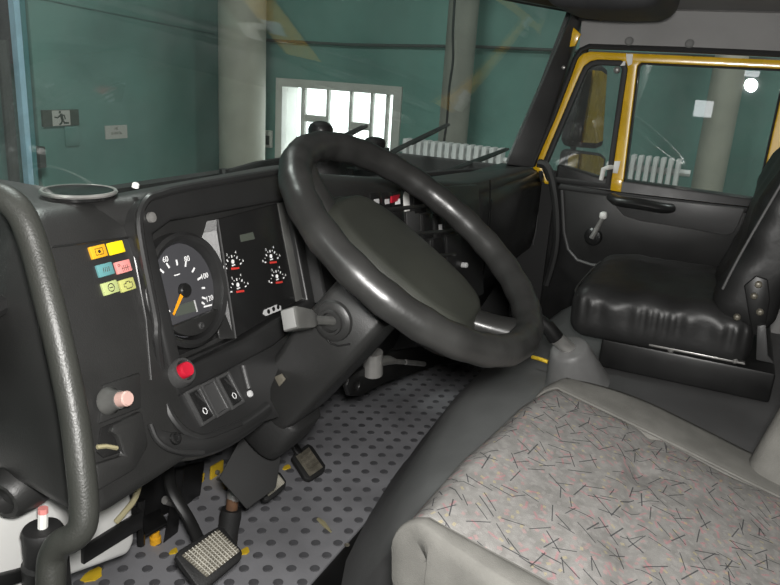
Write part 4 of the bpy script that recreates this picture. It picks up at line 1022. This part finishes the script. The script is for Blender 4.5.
# box sides below the cushion, base and torn corner
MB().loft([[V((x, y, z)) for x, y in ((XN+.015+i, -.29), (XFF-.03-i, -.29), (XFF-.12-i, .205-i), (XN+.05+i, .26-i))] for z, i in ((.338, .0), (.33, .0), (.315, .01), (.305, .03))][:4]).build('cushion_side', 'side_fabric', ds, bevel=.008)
MB().box((.95, -.03, .305), (.22, .22, .019)).build('seat_base', 'black_metal', ds, bevel=.006)
p = V((XSN-.004, .283, .437)); rbox(p, (.004, .004, .005), .003, (3, 3, 3)).build('torn_foam', 'white', ds)
rt = Matrix.Rotation(math.radians(14), 3, 'X')
def bkf(p):
    q = p.copy(); q.y -= .03*(abs(p.x)/.3)**3 if p.y > 0 else 0
    if p.y > 0: q.y += .03*(abs(p.x)/.3)**4*2
    return q
rbox((.93, -.40, .80), (.315, .075, .40), .06, (16, 8, 18), bkf, rt).build('backrest', 'grey_fabric', ds)
rbox((1.225, -.205, .50), (.035, .065, .16), .03, (6, 8, 12), None, rt).build('backrest_bolster', 'grey_fabric', ds)

# ================================================================== PASSENGER SEAT
ps = thing('passenger_seat', 'black vinyl passenger seat with gathered sides by the passenger door', 'seat', (2.03, .05, .276))
PX0, PX1 = 1.785, 2.275
def cuf(p):
    q = p.copy()
    top = max(0, min(1, (p.z+.02)/.08))
    q.z += top*(.02*math.cos(p.x*5)*math.cos(p.y*5)-.012)
    if p.x < -.18 and p.z < .045:                                      # gathers on the near side
        g = math.sin((p.y*165)+3*math.sin(p.y*31)); fall = math.exp(-((p.z-.03)/.05)**2)
        q.x += .0028*g*fall
    q.z += .007*noise.noise(V((p.x*14, p.y*14, 1.3)))*top
    q.z += .006*top*abs(noise.noise(V((p.x*7+p.y*13, p.y*6, 4.3))))
    return q
cs = rbox((2.03, .095, .425), (.245, .215, .072), .045, (30, 64, 12), cuf).build('cushion', 'vinyl', ps, smooth=80)
pip = []
for a_, b_ in ((-.05, .29), (.05, .303), (-.0, .0)): pass
pl_ = [(PX0+.012, y, .462-.004*math.sin((y+.1)*30)) for y in [-.08+.36*k/14 for k in range(15)]]
pl_ += [(PX0+.03, .30, .463), (PX0+.1, .312, .465), (PX1-.1, .312, .463), (PX1-.03, .30, .46)]
MB().tube(spline(pl_, 3), .003, 6).build('piping', 'plastic_grey', cs)  # paler than the vinyl, the lit edge is put into its colour
rt2 = Matrix.Rotation(math.radians(17), 3, 'X')
def bpf(p):
    q = p.copy()
    if abs(p.x) > .2: q.y += .004*math.sin(p.z*55+3*math.sin(p.z*11))
    q.y += .012*noise.noise(V((p.x*8, p.z*9, 2.2)))
    if p.y > 0: q.y += .014*math.sin(p.z*16+1)*(.5+.5*math.cos(p.x*6))
    return q
bk = rbox((2.03, -.150, .715), (.245, .075, .27), .055, (26, 10, 40), bpf, rt2).build('backrest', 'vinyl', ps, smooth=80)
pts = []
for k in range(15):
    z = -.2+.44*k/14; pts.append(V((2.03-.222, -.150, .715))+rt2 @ V((-.016+.012*abs(z/.24)**3, .068-.01*abs(z/.24)**3, z)))
MB().tube(pts, .003, 6).build('stitching', 'thread', bk)
MB().box((2.04, .02, .322), (.235, .20, .038)).build('seat_box', 'black_metal', ps, bevel=.006)
r0 = lambda u, v: onX(u, v, 1.79)
MB().prism([r0(*p) for p in ((652, 337), (690, 344.5), (690, 348), (652, 340.5))], (-1, 0, 0), .02).build('slide_rail', 'steel', ps, bevel=.001)
MB().prism([r0(*p) for p in ((649, 344), (745, 363), (745, 365), (649, 346))], (-1, 0, 0), .015).build('slide_rail', 'steel', ps, bevel=.001)
for u, v in ((632, 336.5), (671, 349.5), (735, 360)): MB().lathe(onX(u, v, 1.80), (-1, 0, 0), [(.007, -.005), (.007, .008), (.003, .011)], 10).build('bolt', 'steel', ps)
hn = MB().prism([onX(u, v, 1.772) for u, v in ((744, 286), (756, 276), (768, 280), (770, 300), (764, 335), (753, 336), (748, 310))], (-1, 0, 0), .01).build('recliner_plate', 'black_metal', ps, bevel=.003)
for u, v in ((758.5, 284.5), (754, 296), (760, 312), (737, 317)): MB().lathe(onX(u, v, 1.77), (-1, 0, 0), [(.008, -.004), (.008, .003), (.005, .007), (.001, .008)], 12).build('bolt', 'worn_steel', hn)
MB().prism([onX(u, v, 1.765) for u, v in ((757, 326), (766, 325), (768, 356), (775, 364), (756, 360))], (-1, 0, 0), .008).build('recliner_lever', 'plastic_grey', ps, bevel=.002)

# ================================================================== GEAR LEVER
gv = thing('gear_lever', 'steel gear lever with a grey rubber boot on the engine platform', 'gear lever', onX(592, 388, 1.62))
b0, b1 = onX(594, 392, 1.60), onX(569, 347, 1.56); b0.z = .312; b0.y = .235
ax_ = [b0, b0+(b1-b0)*.3, b0+(b1-b0)*.7, b1]
MB().tube(spline(ax_, 4), [.075, .073, .070, .067, .064, .061, .058, .055, .052, .049, .046, .043, .037], 18).build('boot', 'boot_grey', gv, smooth=60)
MB().tube([b1-(b1-b0)*.05, onX(556, 338, 1.53)], .016, 14).build('sleeve', 'steel', gv)
MB().tube([onX(556, 338, 1.53), onX(548, 327, 1.52), onX(538, 318, 1.51), onX(526, 311, 1.50)], [.018, .016, .012, .012], 12).build('lever', 'black_metal', gv)
rbox(onX(521, 309, 1.50), (.025, .025, .03), .02, (6, 6, 6)).build('knob', 'gloss_black', gv)
tag(MB().tube(spline([onZ(532, 357, .30), onZ(540, 359, .302), onZ(548, 362, .30)]), .005, 8).build('yellow_tube', 'yellow_matt'), 'short yellow tube on the platform beside the gear lever', 'tube')

# ================================================================== BRACKET UNDER THE DASH
bx_ = thing('valve_bracket', 'black metal bracket with a silver valve under the centre of the dashboard', 'bracket', onY(390, 395, .66))
BY = .64
def BQ(u, v, y=BY): return onY(u, v, y)
pl_o = [BQ(*p) for p in ((347, 386), (349, 378), (390, 352), (440, 345), (445, 362), (385, 383), (360, 396), (350, 396))]
ce = BQ(357.5, 386); hole_ = [ce+V((.012*math.cos(t), 0, .012*math.sin(t))) for t in (2*PI*k/12 for k in range(12))]
holed(pl_o, [hole_], V((0, -1, 0)), .012).build('plate', 'black_metal', bx_, bevel=.002)
MB().tube([BQ(373, 352, .63), BQ(373, 374, .63)], .022, 16).build('valve_body', 'steel', bx_)
MB().tube([BQ(372, 348, .63), BQ(372, 340, .63)], .006, 8).build('stem', 'white', bx_)
MB().tube([BQ(376, 362, .62), BQ(388, 360, .62), BQ(396, 361.5, .62), BQ(404, 362, .62)], [.012, .011, .006, .006], 10).build('fitting', 'steel', bx_)
MB().tube([BQ(405, 362, .62), BQ(424, 364, .62)], .0065, 10).build('pipe', 'steel', bx_)
MB().prism([BQ(425, 345, .66), BQ(560, 335, .66), BQ(560, 352, .66), BQ(430, 366, .66)], (0, -1, 0), .03).build('rear_plate', 'black_metal', bx_, bevel=.003)

# ================================================================== WIPERS AND POSTS ON THE DASH
def wiper(label, arm, y):
    t = thing('windshield_wiper', label, 'wiper', onY(*arm[-1], y), 'wipers outside the windshield')
    P = [onY(u, v, y) for u, v in arm]
    MB().tube(P, [.006]+[.009]*(len(P)-1), 8).build('arm', 'black_metal', t)
    d = (P[1]-P[0]).normalized()
    MB().tube([P[-1]+V((0, 0, .012)), P[-1]+V((0, .0, -.10))], .012, 10).build('pivot', 'black_metal', t)
    MB().tube([P[0]-d*.03+V((0, .0, -.004)), P[0]+(P[1]-P[0])*.7+V((0, .01, -.012))], .006, 6).build('blade', 'rubber', t)
wiper('wiper rising in front of the bright window behind the wheel rim', ((362, 127), (330, 143), (300, 158)), 1.05)
wiper('wiper with its tip in front of the grey column', ((446, 125), (400, 148), (372, 163), (350, 172)), 1.02)
wiper('wiper nearest the right pillar in front of the radiator', ((506, 149), (470, 163), (440, 174)), .84)
wiper('wiper lying low at the left of the windshield', ((290, 158), (255, 165), (224, 174)), 1.06)
def post(u, vt, zb_, y, label):
    a, b = onY(u, vt, y), onY(u+4, 180, y); b.z = zb_; t = thing('dome_post', label, 'post', b, 'dome posts on the dash')
    h = a.z-b.z; o = V(((a.x+b.x)/2, y, b.z))
    MB().lathe(o, (0, 0, 1), [(.05, 0), (.05, h*.25), (.04, h*.45), (.026, h*.62), (.024, h*.7)], 20).build('body', 'rubber', t)
    MB().lathe(o, (0, 0, 1), [(.022, h*.66), (.028, h*.72), (.029, h*.85), (.024, h*.94), (.012, h*.99), (.001, h)], 20).build('dome', 'gloss_black', t)
post(318, 121, .742, .86, 'black dome topped post behind the top of the steering wheel')
post(372, 137, .726, .86, 'black dome topped post at the right of the wheel top')
